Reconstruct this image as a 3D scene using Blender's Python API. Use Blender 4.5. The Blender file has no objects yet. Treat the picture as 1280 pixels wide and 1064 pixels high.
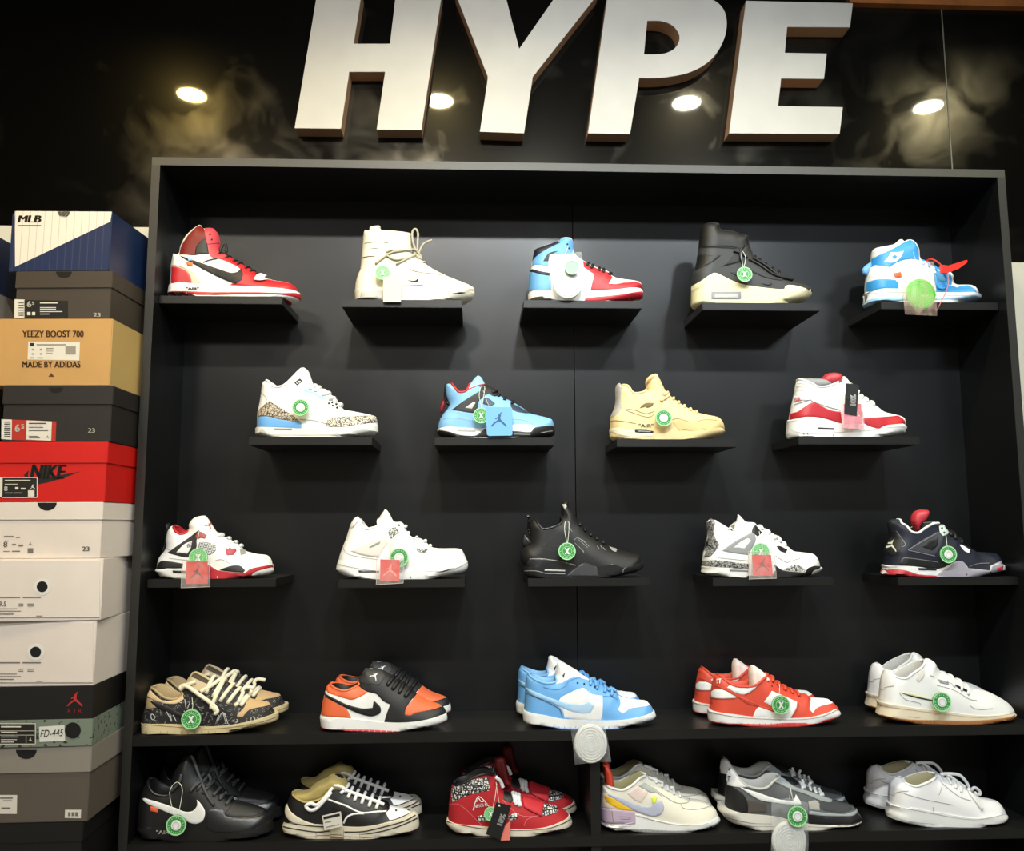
import bpy, bmesh, math, random
import numpy as np
from mathutils import Vector, Matrix
from mathutils.geometry import delaunay_2d_cdt
random.seed(4)
PB, PA, PC, EXPO = 9, 15, 29, -0.28
col = bpy.context.scene.collection
PI = math.pi

# ------------------------------------------------------------------ camera
YAW, PITCH, ROLL, FPX = 4.21362907e-02, 1.19395476e-01, -3.03697850e-03, 1060.1
CAMY, CAMZ = -1.85, 1.5
def cam_axes():
    cy, sy, cp, sp = math.cos(YAW), math.sin(YAW), math.cos(PITCH), math.sin(PITCH)
    f = np.array([sy*cp, cy*cp, sp]); r = np.array([cy, -sy, 0]); u = np.cross(r, f)
    cr, sr = math.cos(ROLL), math.sin(ROLL)
    return f, cr*r + sr*u, -sr*r + cr*u
F_, R_, U_ = cam_axes()
def ray(px, py):
    return F_ + R_*(px-640)/FPX - U_*(py-532)/FPX
def at_y(px, py, y):                       # world x, z where the sight line meets the plane y
    d = ray(px, py); t = (y-CAMY)/d[1]
    return d[0]*t, CAMZ + d[2]*t
def at_z(px, py, z):
    d = ray(px, py); t = (z-CAMZ)/d[2]
    return d[0]*t, CAMY + d[1]*t
def at_x(px, py, x):
    d = ray(px, py); t = x/d[0]
    return CAMY + d[1]*t, CAMZ + d[2]*t
cam = bpy.data.objects.new('camera', bpy.data.cameras.new('camera'))
col.objects.link(cam)
M = Matrix(((R_[0], U_[0], -F_[0], 0), (R_[1], U_[1], -F_[1], CAMY), (R_[2], U_[2], -F_[2], CAMZ), (0, 0, 0, 1)))
cam.matrix_world = M
cam.data.sensor_width = 36; cam.data.lens = FPX/1280*36; cam.data.clip_start = .02
bpy.context.scene.camera = cam

# ------------------------------------------------------------------ materials
MATS = {}
def lin(c):
    c = c.lstrip('#'); v = [int(c[i:i+2], 16)/255 for i in (0, 2, 4)]
    return [x/12.92 if x <= .04045 else ((x+.055)/1.055)**2.4 for x in v]
def mat(hexc, rough=.55, kind='', spec=.5):
    key = (hexc, rough, kind, spec)
    if key in MATS: return MATS[key]
    m = bpy.data.materials.new('surface_'+hexc.lstrip('#')+('_'+kind if kind else '')); m.use_nodes = True
    nt = m.node_tree; b = nt.nodes['Principled BSDF']
    c = lin(hexc)
    b.inputs['Base Color'].default_value = (*c, 1)
    b.inputs['Roughness'].default_value = rough
    b.inputs['Specular IOR Level'].default_value = spec
    tc = nt.nodes.new('ShaderNodeTexCoord')
    def bump(src, st, dist=.001):
        bp = nt.nodes.new('ShaderNodeBump'); bp.inputs['Strength'].default_value = st
        bp.inputs['Distance'].default_value = dist
        nt.links.new(src, bp.inputs['Height']); nt.links.new(bp.outputs[0], b.inputs['Normal'])
    def noise(scale, detail=3, dist=0):
        n = nt.nodes.new('ShaderNodeTexNoise'); n.inputs['Scale'].default_value = scale
        n.inputs['Detail'].default_value = detail; n.inputs['Distortion'].default_value = dist
        nt.links.new(tc.outputs['Object'], n.inputs['Vector']); return n
    def ramp(src, a, ca, bb, cb, interp='LINEAR'):
        r = nt.nodes.new('ShaderNodeValToRGB'); r.color_ramp.interpolation = interp
        r.color_ramp.elements[0].position = a; r.color_ramp.elements[0].color = (*ca, 1)
        r.color_ramp.elements[1].position = bb; r.color_ramp.elements[1].color = (*cb, 1)
        nt.links.new(src, r.inputs[0]); return r
    if kind == '':
        bump(noise(450, 2).outputs['Fac'], .12, .0006)
    elif kind == 'print':                      # cracked grey and black print
        v = nt.nodes.new('ShaderNodeTexVoronoi'); v.feature = 'DISTANCE_TO_EDGE'
        v.inputs['Scale'].default_value = 170
        n = noise(140, 2); mx = nt.nodes.new('ShaderNodeMixRGB'); mx.inputs[0].default_value = .012
        nt.links.new(tc.outputs['Object'], mx.inputs[1]); nt.links.new(n.outputs['Color'], mx.inputs[2])
        nt.links.new(mx.outputs[0], v.inputs['Vector'])
        r = ramp(v.outputs['Distance'], .06, lin('#1b1b1b'), .14, c)
        nt.links.new(r.outputs[0], b.inputs['Base Color'])
    elif kind == 'scribble':                   # black ground with pale marks
        n = noise(55, 1, 2.5)
        r = nt.nodes.new('ShaderNodeValToRGB'); r.color_ramp.interpolation = 'CONSTANT'
        e = r.color_ramp.elements; e[0].position = 0; e[0].color = (*lin('#151417'), 1)
        e[1].position = .59; e[1].color = (*c, 1)
        x = r.color_ramp.elements.new(.606); x.color = (*lin('#151417'), 1)
        nt.links.new(n.outputs['Fac'], r.inputs[0]); nt.links.new(r.outputs[0], b.inputs['Base Color'])
    elif kind == 'lettering':                  # black ground with dense white lettering-like rows
        br = nt.nodes.new('ShaderNodeTexBrick'); br.inputs['Scale'].default_value = 55
        br.inputs['Color1'].default_value = (*c, 1); br.inputs['Color2'].default_value = (*c, 1)
        br.inputs['Mortar'].default_value = (*lin('#121212'), 1); br.inputs['Mortar Size'].default_value = .05
        br.inputs['Brick Width'].default_value = .35; br.inputs['Row Height'].default_value = .5
        n = noise(260, 1, 1.0)
        mp = nt.nodes.new('ShaderNodeMapping'); mp.inputs['Rotation'].default_value = (PI/2, .25, 0)
        nt.links.new(tc.outputs['Object'], mp.inputs[0]); nt.links.new(mp.outputs[0], br.inputs['Vector'])
        r = ramp(n.outputs['Fac'], .46, lin('#121212'), .50, (1, 1, 1), 'CONSTANT')
        mm = nt.nodes.new('ShaderNodeMixRGB'); mm.blend_type = 'MULTIPLY'; mm.inputs[0].default_value = 1
        nt.links.new(br.outputs[0], mm.inputs[1]); nt.links.new(r.outputs[0], mm.inputs[2])
        nt.links.new(mm.outputs[0], b.inputs['Base Color'])
    elif kind == 'mesh':                       # netting, dark holes in the base colour
        ch = nt.nodes.new('ShaderNodeTexChecker'); ch.inputs['Scale'].default_value = 420
        ch.inputs['Color1'].default_value = (*c, 1); ch.inputs['Color2'].default_value = (*lin('#202226'), 1)
        mp = nt.nodes.new('ShaderNodeMapping'); mp.inputs['Rotation'].default_value = (0, .6, 0)
        mp.inputs['Scale'].default_value = (1, .001, 1)
        nt.links.new(tc.outputs['Object'], mp.inputs[0]); nt.links.new(mp.outputs[0], ch.inputs['Vector'])
        nt.links.new(ch.outputs[0], b.inputs['Base Color'])
    elif kind == 'speckle':
        n = noise(95, 2)
        r = ramp(n.outputs['Fac'], .36, lin('#20241f'), .39, c)
        nt.links.new(r.outputs[0], b.inputs['Base Color'])
    elif kind == 'card':
        n = noise(9, 4); r = ramp(n.outputs['Fac'], .3, [x*.9 for x in c], .7, c)
        nt.links.new(r.outputs[0], b.inputs['Base Color']); bump(noise(60, 3).outputs['Fac'], .15, .001)
    elif kind == 'pinstripe':
        w = nt.nodes.new('ShaderNodeTexWave'); w.inputs['Scale'].default_value = 20; w.bands_direction = 'X'
        nt.links.new(tc.outputs['Object'], w.inputs['Vector'])
        r = ramp(w.outputs['Fac'], .0, [x*.55+.04 for x in c], .03, c)
        nt.links.new(r.outputs[0], b.inputs['Base Color'])
    elif kind == 'panel':                      # matt black laminate, faint wipe marks
        n = noise(3.0, 5, .6)
        r = ramp(n.outputs['Fac'], .3, (rough-.04,)*3, .7, (min(1, rough+.08),)*3)
        nt.links.new(r.outputs[0], b.inputs['Roughness'])
    elif kind == 'gloss':                      # polished black sheet with smeared patches
        n = noise(1.9, 5, .5); n2 = noise(7, 4, .8)
        a = nt.nodes.new('ShaderNodeMath'); a.operation = 'MULTIPLY'
        nt.links.new(n.outputs['Fac'], a.inputs[0]); nt.links.new(n2.outputs['Fac'], a.inputs[1])
        r = ramp(a.outputs[0], .24, (0, 0, 0), .40, (1, 1, 1))
        b.inputs['Roughness'].default_value = .035
        b2 = nt.nodes.new('ShaderNodeBsdfPrincipled'); b2.inputs['Base Color'].default_value = (*c, 1)
        b2.inputs['Roughness'].default_value = .27; b2.inputs['Specular IOR Level'].default_value = .9; b2.inputs['Specular Tint'].default_value = (1, .90, .70, 1)
        b3 = nt.nodes.new('ShaderNodeMixShader'); out = nt.nodes['Material Output']
        sc = nt.nodes.new('ShaderNodeMath'); sc.operation = 'MULTIPLY_ADD'
        sc.inputs[1].default_value = .6; sc.inputs[2].default_value = .07
        nt.links.new(r.outputs[0], sc.inputs[0]); nt.links.new(sc.outputs[0], b3.inputs[0])
        nt.links.new(b.outputs[0], b3.inputs[1]); nt.links.new(b2.outputs[0], b3.inputs[2])
        nt.links.new(b3.outputs[0], out.inputs[0])
    elif kind == 'wood':
        n = noise(6, 5, 1.5)
        r = ramp(n.outputs['Fac'], .3, [x*.6 for x in c], .7, c)
        nt.links.new(r.outputs[0], b.inputs['Base Color'])
    MATS[key] = m; return m
def emis(name, c, s):
    m = bpy.data.materials.new(name); m.use_nodes = True; nt = m.node_tree
    b = nt.nodes['Principled BSDF']; b.inputs['Base Color'].default_value = (*c, 1)
    b.inputs['Emission Color'].default_value = (*c, 1); b.inputs['Emission Strength'].default_value = s
    return m
def clear(name, tint, op):
    if name in MATS: return MATS[name]
    m = bpy.data.materials.new(name); m.use_nodes = True; nt = m.node_tree
    for n in list(nt.nodes):
        if n.type == 'BSDF_PRINCIPLED': nt.nodes.remove(n)
    t = nt.nodes.new('ShaderNodeBsdfTransparent'); t.inputs[0].default_value = (1, 1, 1, 1)
    p = nt.nodes.new('ShaderNodeBsdfPrincipled'); p.inputs['Base Color'].default_value = (*lin(tint), 1)
    p.inputs['Roughness'].default_value = .2; p.inputs['Specular IOR Level'].default_value = 1.0
    tc = nt.nodes.new('ShaderNodeTexCoord'); n = nt.nodes.new('ShaderNodeTexNoise')
    n.inputs['Scale'].default_value = 28; n.inputs['Distortion'].default_value = 1; n.inputs['Detail'].default_value = 1
    nt.links.new(tc.outputs['Object'], n.inputs['Vector'])
    r = nt.nodes.new('ShaderNodeMapRange'); r.inputs[1].default_value = .35; r.inputs[2].default_value = .7
    r.inputs[3].default_value = op*.6; r.inputs[4].default_value = min(1, op*1.6)
    nt.links.new(n.outputs['Fac'], r.inputs[0])
    bp = nt.nodes.new('ShaderNodeBump'); bp.inputs['Distance'].default_value = .003; bp.inputs['Strength'].default_value = .6
    nt.links.new(n.outputs['Fac'], bp.inputs['Height']); nt.links.new(bp.outputs[0], p.inputs['Normal'])
    mx = nt.nodes.new('ShaderNodeMixShader')
    nt.links.new(r.outputs[0], mx.inputs[0]); nt.links.new(t.outputs[0], mx.inputs[1]); nt.links.new(p.outputs[0], mx.inputs[2])
    nt.links.new(mx.outputs[0], nt.nodes['Material Output'].inputs[0])
    MATS[name] = m; return m

# ------------------------------------------------------------------ objects
def link(name, me, m, parent=None, smooth=False):
    if smooth:
        for p in me.polygons: p.use_smooth = True
    me.materials.append(m) if m else None
    o = bpy.data.objects.new(name, me); col.objects.link(o)
    if parent: o.parent = parent
    return o
def thing(name, label, cat, loc=(0, 0, 0), group=None, rz=0):
    o = bpy.data.objects.new(name, None); col.objects.link(o); o.empty_display_size = .05
    o.location = loc; o.rotation_euler = (0, 0, rz); o['label'] = label; o['category'] = cat
    if group: o['group'] = group
    return o
def tag(o, label, cat, group=None):
    o['label'] = label; o['category'] = cat
    if group: o['group'] = group
    return o
def mesh(verts, faces):
    me = bpy.data.meshes.new('mesh'); me.from_pydata([tuple(v) for v in verts], [], faces); me.update(); return me
def bm_mesh(bm):
    me = bpy.data.meshes.new('mesh'); bm.to_mesh(me); bm.free(); return me
def box(x0, x1, y0, y1, z0, z1, bev=0.0, off=(0, 0, 0)):
    bm = bmesh.new()
    bmesh.ops.create_cube(bm, size=1)
    for v in bm.verts:
        v.co = Vector(((x0+x1)/2+v.co.x*(x1-x0)-off[0], (y0+y1)/2+v.co.y*(y1-y0)-off[1], (z0+z1)/2+v.co.z*(z1-z0)-off[2]))
    if bev: bmesh.ops.bevel(bm, geom=bm.edges[:], offset=bev, segments=2, affect='EDGES')
    return bm_mesh(bm)
def struct(name, me, m):
    o = link(name, me, m); o['kind'] = 'structure'; return o
def tube(paths, r, n=8, closed=False):
    """paths: list of lists of Vector; one mesh"""
    V, Fc = [], []
    for path in paths:
        P = [Vector(p) for p in path]
        if len(P) < 2: continue
        base = len(V); up = None
        for i, p in enumerate(P):
            t = (P[min(i+1, len(P)-1)] - P[max(i-1, 0)])
            if t.length < 1e-9: t = Vector((1, 0, 0))
            t.normalize()
            if up is None:
                up = Vector((0, 1, 0)) if abs(t.y) < .9 else Vector((0, 0, 1))
            a = t.cross(up)
            if a.length < 1e-6: a = t.orthogonal()
            a.normalize(); bb = a.cross(t).normalized(); up = bb
            rr = r[i] if isinstance(r, (list, tuple)) else r
            for k in range(n):
                an = 2*PI*k/n; V.append(p + (a*math.cos(an) + bb*math.sin(an))*rr)
        for i in range(len(P)-1):
            for k in range(n):
                a0 = base+i*n+k; a1 = base+i*n+(k+1) % n
                Fc.append((a0, a1, a1+n, a0+n))
        Fc.append(tuple(base+k for k in reversed(range(n)))); Fc.append(tuple(base+(len(P)-1)*n+k for k in range(n)))
    return mesh(V, Fc)
def smooth_path(P, sub=5):
    P = [np.array(p, float) for p in P]; out = []
    if len(P) < 3: return P
    for i in range(len(P)-1):
        p0, p1, p2, p3 = P[max(i-1, 0)], P[i], P[i+1], P[min(i+2, len(P)-1)]
        for k in range(sub):
            t = k/sub
            out.append(.5*((2*p1)+(-p0+p2)*t+(2*p0-5*p1+4*p2-p3)*t*t+(-p0+3*p1-3*p2+p3)*t**3))
    out.append(P[-1]); return out
def smooth_open(P, sub=4, ang=40):
    """open line through the points, straight into its ends, no overshoot, sharp corners kept"""
    P = [np.array(p, float) for p in P]; n = len(P); out = []
    def corner(i):
        if i <= 0 or i >= n-1: return True
        a = P[i]-P[i-1]; b = P[i+1]-P[i]; c = np.dot(a, b)/(np.linalg.norm(a)*np.linalg.norm(b)+1e-12)
        return math.degrees(math.acos(max(-1, min(1, c)))) > ang
    for i in range(n-1):
        p1, p2 = P[i], P[i+1]; L1 = np.linalg.norm(p2-p1)
        m1 = (p2-p1) if corner(i) else (p2-P[i-1])*.5
        m2 = (p2-p1) if corner(i+1) else (P[i+2]-p1)*.5
        for m_ in (m1, m2):
            l = np.linalg.norm(m_)
            if l > L1: m_ *= L1/l
        for k in range(sub):
            t = k/sub; out.append((2*t**3-3*t*t+1)*p1+(t**3-2*t*t+t)*m1+(-2*t**3+3*t*t)*p2+(t**3-t*t)*m2)
    out.append(P[-1]); return out
def smooth_poly(P, ang=48, sub=4):
    """closed outline: curve through gentle corners, keep sharp ones"""
    P = [np.array(p, float) for p in P]; n = len(P); corner = []
    for i in range(n):
        a = P[i]-P[i-1]; b = P[(i+1) % n]-P[i]
        c = np.dot(a, b)/(np.linalg.norm(a)*np.linalg.norm(b)+1e-12)
        corner.append(math.degrees(math.acos(max(-1, min(1, c)))) > ang)
    out = []
    for i in range(n):
        p1, p2 = P[i], P[(i+1) % n]
        p0 = P[i-1] if not corner[i] else p1-(p2-p1)*.5
        p3 = P[(i+2) % n] if not corner[(i+1) % n] else p2+(p2-p1)*.5
        L1 = np.linalg.norm(p2-p1)
        m1 = (p2-p0)*.5; m2 = (p3-p1)*.5
        for m_ in (m1, m2):
            l = np.linalg.norm(m_)
            if l > L1: m_ *= L1/l
        for k in range(sub):
            t = k/sub
            h = (2*t**3-3*t*t+1)*p1+(t**3-2*t*t+t)*m1+(-2*t**3+3*t*t)*p2+(t**3-t*t)*m2
            out.append(h)
    return np.array(out)
def inside(P, poly):
    P = np.asarray(P); poly = np.asarray(poly); x, y = P[:, 0], P[:, 1]; r = np.zeros(len(P), bool)
    n = len(poly); j = n-1
    for i in range(n):
        xi, yi = poly[i]; xj, yj = poly[j]
        if yi != yj:
            c = ((yi > y) != (yj > y)) & (x < (xj-xi)*(y-yi)/(yj-yi)+xi)
            r ^= c
        j = i
    return r
def segdist(P, A, B):
    """distance, nearest point, of points P to segments A-B"""
    P = np.asarray(P, float)
    AB = B-A; L = (AB**2).sum(1)+1e-18
    t = np.clip(((P[:, None]-A[None])*AB[None]).sum(2)/L[None], 0, 1)
    Q = A[None]+t[..., None]*AB[None]; d = np.sqrt(((P[:, None]-Q)**2).sum(2)); i = d.argmin(1)
    k = np.arange(len(P)); return d[k, i], Q[k, i]
def cdt(polys, pts, tests):
    V, E_ = [], []
    for p in polys:
        b = len(V); V += [tuple(q) for q in p]; E_ += [(b+i, b+(i+1) % len(p)) for i in range(len(p))]
    V += [tuple(q) for q in pts]
    S = 100.0
    r = delaunay_2d_cdt([Vector((v[0]*S, v[1]*S)) for v in V], E_, [], 0, 1e-4)
    vo = np.array([(v.x/S, v.y/S) for v in r[0]]); fo = np.array([tuple(f) for f in r[2] if len(f) == 3])
    if len(fo) == 0: return vo, []
    c = vo[fo].mean(1); keep = np.ones(len(fo), bool)
    for t in tests: keep &= inside(c, t)
    fo = fo[keep]
    a = vo[fo]; area = (a[:, 1, 0]-a[:, 0, 0])*(a[:, 2, 1]-a[:, 0, 1])-(a[:, 2, 0]-a[:, 0, 0])*(a[:, 1, 1]-a[:, 0, 1])
    fo = fo[np.abs(area) > 1e-10]; area = area[np.abs(area) > 1e-10]
    fo[area < 0] = fo[area < 0][:, ::-1]
    used = np.unique(fo); mp = -np.ones(len(vo), int); mp[used] = np.arange(len(used))
    return vo[used], mp[fo]
def prism(polys2, y0, y1, off=(0, 0, 0)):
    """polys2: outlines in x, z; first is the outside, others are holes"""
    tests = polys2[0]
    vo, fo = cdt(polys2, [], [tests])
    if len(polys2) > 1 and len(fo):
        c = vo[fo].mean(1); k = np.ones(len(fo), bool)
        for h in polys2[1:]: k &= ~inside(c, h)
        fo = fo[k]
    n = len(vo); V = [(v[0]-off[0], y0-off[1], v[1]-off[2]) for v in vo]+[(v[0]-off[0], y1-off[1], v[1]-off[2]) for v in vo]
    Fc = [tuple(int(i) for i in f) for f in fo]+[tuple(int(i)+n for i in reversed(f)) for f in fo]
    ed = {}
    for f in fo:
        for a, b in ((f[0], f[1]), (f[1], f[2]), (f[2], f[0])): ed[(int(a), int(b))] = 1
    for (a, b) in ed:
        if (b, a) not in ed: Fc.append((b, a, a+n, b+n))
    return mesh(V, Fc)

TEXT_CACHE = {}
def text_geo(s, bold=0.0, shear=0.0):
    """triangles of a word in unit cap height"""
    k = (s, bold, shear)
    if k in TEXT_CACHE: return TEXT_CACHE[k]
    cu = bpy.data.curves.new('t', 'FONT'); cu.body = s; cu.size = 1; cu.shear = shear
    cu.resolution_u = 3; cu.fill_mode = 'FRONT'
    o = bpy.data.objects.new('t', cu); col.objects.link(o)
    dg = bpy.context.evaluated_depsgraph_get(); me = bpy.data.meshes.new_from_object(o.evaluated_get(dg))
    V = np.array([v.co[:2] for v in me.vertices]); Fc = [tuple(p.vertices) for p in me.polygons]
    bpy.data.objects.remove(o); bpy.data.curves.remove(cu); bpy.data.meshes.remove(me)
    V[:, 0] -= V[:, 0].min(); V[:, 1] -= V[:, 1].min()
    h = V[:, 1].max(); V = V/h
    if bold:
        n0 = len(V); F0 = list(Fc); V0 = V.copy()
        for q in (1, 2, 3):
            V = np.concatenate([V, V0+np.array([q*bold*1.6, 0])]); Fc = Fc+[tuple(i+n0*q for i in f) for f in F0]
    TEXT_CACHE[k] = (V, Fc); return V, Fc
def swoosh_pts():
    return [(0, .98), (.10, .80), (.25, .60), (.42, .46), (.60, .40), (.78, .55), (1.0, .95), (.95, .60), (.80, .22), (.62, .03), (.45, .03), (.28, .20), (.12, .50)]
JUMP = [(0, .12), (.06, .08), (.22, .25), (.42, .38), (.50, .42), (.62, .36), (.85, .18), (.95, .06), (1.0, .10), (.90, .26), (.72, .44), (.61, .54),
        (.60, .68), (.63, .76), (.62, .86), (.69, .96), (.65, 1.0), (.59, .95), (.56, .86), (.50, .85), (.46, .80), (.48, .73), (.40, .67), (.26, .60), (.28, .55), (.43, .60), (.46, .52), (.35, .44), (.16, .30)]

# ------------------------------------------------------------------ shoes
def parse(s):
    """'x,y x,y | x,y ... |' -> points and the (a, b) index pairs between bars"""
    pts, marks = [], []
    for t in s.replace('|', ' | ').split():
        if t == '|': marks.append(len(pts))
        else: pts.append(tuple(float(v) for v in t.split(',')))
    return pts, marks
WB = np.array([(0, .92), (.15, .86), (.38, .78), (.55, .92), (.72, 1.0), (.88, .97), (1.0, .92)])
class Base:
    def __init__(s, poly, rnd, xh, L, zs, W, rh, rt, shrink):
        s.poly = np.asarray(poly); s.xh, s.L, s.zs, s.W, s.rh, s.rt, s.shrink = xh, L, zs, W, rh, rt, shrink
        n = len(poly); ids = [i for i in range(n) if rnd[i]]
        s.rnd = rnd; s.A = s.poly[ids]; s.B = s.poly[[(i+1) % n for i in ids]]
        s.cloud = None
    def field(s, P):
        P = np.atleast_2d(np.asarray(P, float)); d, Q = segdist(P, s.A, s.B)
        t = np.clip((P[:, 0]-s.xh)/s.L, 0, 1); r = s.rh+(s.rt-s.rh)*t*t*(3-2*t)
        W = s.W*np.interp(t, WB[:, 0], WB[:, 1])
        h = np.clip((P[:, 1]-s.zs)/.13, 0, 1.2); W = W*(1-s.shrink*h*h*(3-2*np.minimum(h, 1)))
        q = np.clip(d/r, 0, 1); C = np.sqrt(np.maximum(0, 1-(1-q)**2))
        g = P-Q; l = np.linalg.norm(g, axis=1); g = g/np.maximum(l, 1e-9)[:, None]
        dC = np.where(q < 1, (1-q)/np.maximum(C, .02), 0)/r
        nx = -g[:, 0]*W*dC; nz = -g[:, 1]*W*dC; ny = np.ones(len(P))
        ln = np.sqrt(nx**2+nz**2+1)
        N = np.stack([nx/ln, ny/ln, nz/ln], 1)
        bd = l < 2e-5
        if bd.any():
            for i in np.where(bd)[0]:
                j = segdist(P[i:i+1], s.A, s.B)
                dd = np.linalg.norm(s.A+((P[i]-s.A)*(s.B-s.A)).sum(1).clip(0)[:, None]*0-P[i], axis=1)
                ds = [segdist(P[i:i+1], s.A[k:k+1], s.B[k:k+1])[0][0] for k in range(len(s.A))]
                k = int(np.argmin(ds)); e = s.B[k]-s.A[k]; e = e/(np.linalg.norm(e)+1e-12)
                nn = np.array([e[1], -e[0]])*s.sgn()
                N[i] = (nn[0], 0, nn[1])
        return W*C, N, d
    def sgn(s):
        p = s.poly; q = np.roll(p, -1, 0); a = (p[:, 0]*q[:, 1]-q[:, 0]*p[:, 1]).sum()
        return 1 if a > 0 else -1
    def points(s, h=.0045):
        if s.cloud is None:
            lo, hi = s.poly.min(0), s.poly.max(0)
            gx, gz = np.meshgrid(np.arange(lo[0]+h/2, hi[0], h), np.arange(lo[1]+h/2, hi[1], h))
            gx = gx + (np.arange(gx.shape[0]) % 2)[:, None]*h*.5
            G = np.stack([gx.ravel(), gz.ravel()], 1); G = G[inside(G, s.poly)]
            d, _ = segdist(G, s.A, s.B); G = G[d > s.rh*.35]
            rings = []
            e = s.B-s.A
            for k in range(len(s.A)):
                L = np.linalg.norm(e[k])
                if L < 1e-7: continue
                nn = -np.array([e[k][1], -e[k][0]])/L*s.sgn()
                for t in np.arange(.5, max(1, L/.004))/max(1, L/.004) if L > .004 else [.5]:
                    p = s.A[k]+e[k]*t
                    rr = s.rh
                    for ph in (12, 24, 37, 50):
                        rings.append(p+nn*rr*(1-math.cos(math.radians(ph))))
            if rings:
                Rg = np.array(rings); Rg = Rg[inside(Rg, s.poly)]
                d, _ = segdist(Rg, s.A, s.B); Rg = Rg[d > s.rh*.017]
                G = np.concatenate([G, Rg])
            s.cloud = G
        return s.cloud
class SoleBase(Base):
    """side outline of a sole whose plan is rounded at heel and toe at every height"""
    def prep(s):
        p = s.poly; q = np.roll(p, -1, 0); z0, z1 = p[:, 1].min(), p[:, 1].max()
        s.zg = np.linspace(z0, z1, 60); xl, xr = [], []
        for z in s.zg:
            zz_ = min(max(z, z0+1e-5), z1-1e-5); c = (p[:, 1] > zz_) != (q[:, 1] > zz_)
            xx = p[c, 0]+(zz_-p[c, 1])/(q[c, 1]-p[c, 1])*(q[c, 0]-p[c, 0])
            xl.append(xx.min() if len(xx) and xx.min() < s.xh+.16*s.L else np.nan)
            xr.append(xx.max() if len(xx) and xx.max() > s.xh+.80*s.L else np.nan)
        def fill(v, d):
            v = np.array(v); ok = ~np.isnan(v)
            return np.interp(s.zg, s.zg[ok], v[ok]) if ok.any() else np.full(len(v), d)
        s.xl = fill(xl, s.xh); s.xr = fill(xr, s.xh+s.L)
    def field(s, P):
        P = np.atleast_2d(np.asarray(P, float)); xl = np.interp(P[:, 1], s.zg, s.xl); xr = np.interp(P[:, 1], s.zg, s.xr)
        t = np.clip((P[:, 0]-s.xh)/s.L, 0, 1); W = s.W*np.interp(t, WB[:, 0], WB[:, 1])
        dl = np.maximum(P[:, 0]-xl, 0); dr = np.maximum(xr-P[:, 0], 0)
        left = dl/s.rh < dr/s.rt; d = np.where(left, dl, dr); r = np.where(left, s.rh, s.rt); g = np.where(left, 1., -1.)
        q = np.clip(d/r, 0, 1); C = np.sqrt(np.maximum(0, 1-(1-q)**2)); dC = np.where(q < 1, (1-q)/np.maximum(C, .02), 0)/r
        nx = -g*W*dC; ln = np.sqrt(nx**2+1); N = np.stack([nx/ln, 1/ln, 0*nx], 1)
        bd = d < 2e-5; N[bd] = np.stack([-g[bd], 0*g[bd], 0*g[bd]], 1)
        return W*C, N, d
    def points(s, h=.0045):
        if s.cloud is None:
            lo, hi = s.poly.min(0), s.poly.max(0)
            gx, gz = np.meshgrid(np.arange(lo[0]+h/2, hi[0], h), np.arange(lo[1]+h/2, hi[1], h))
            G = np.stack([gx.ravel(), gz.ravel()], 1)
            xl = np.interp(G[:, 1], s.zg, s.xl); xr = np.interp(G[:, 1], s.zg, s.xr)
            G = G[(G[:, 0]-xl > s.rh*.36) & (xr-G[:, 0] > s.rt*.36)]; rg = []
            for z in np.arange(lo[1]+.0015, hi[1], .003):
                a, b = np.interp(z, s.zg, s.xl), np.interp(z, s.zg, s.xr)
                for ph in (10, 20, 30, 40, 50):
                    k = 1-math.cos(math.radians(ph)); rg += [(a+s.rh*k, z), (b-s.rt*k, z)]
            G = np.concatenate([G, np.array(rg)]); G = G[inside(G, s.poly)]
            d, _ = segdist(G, s.poly, np.roll(s.poly, -1, 0)); s.cloud = G[d > .0004]
        return s.cloud
def shells(vo, fo, Y, N, off, far=True):
    P = np.stack([vo[:, 0]+N[:, 0]*off, -(Y+N[:, 1]*off), vo[:, 1]+N[:, 2]*off], 1)
    V = [tuple(p) for p in P]; Fc = [tuple(int(i) for i in f) for f in fo]
    if far:
        n = len(V); V += [(p[0], -p[1], p[2]) for p in P]
        Fc += [tuple(int(i)+n for i in reversed(f)) for f in fo]
    return V, Fc
def weld(V, Fc, dist=2e-5):
    bm = bmesh.new(); vs = [bm.verts.new(v) for v in V]
    for f in Fc:
        try: bm.faces.new([vs[i] for i in f])
        except ValueError: pass
    bmesh.ops.remove_doubles(bm, verts=bm.verts[:], dist=dist)
    return bm_mesh(bm)

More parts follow.
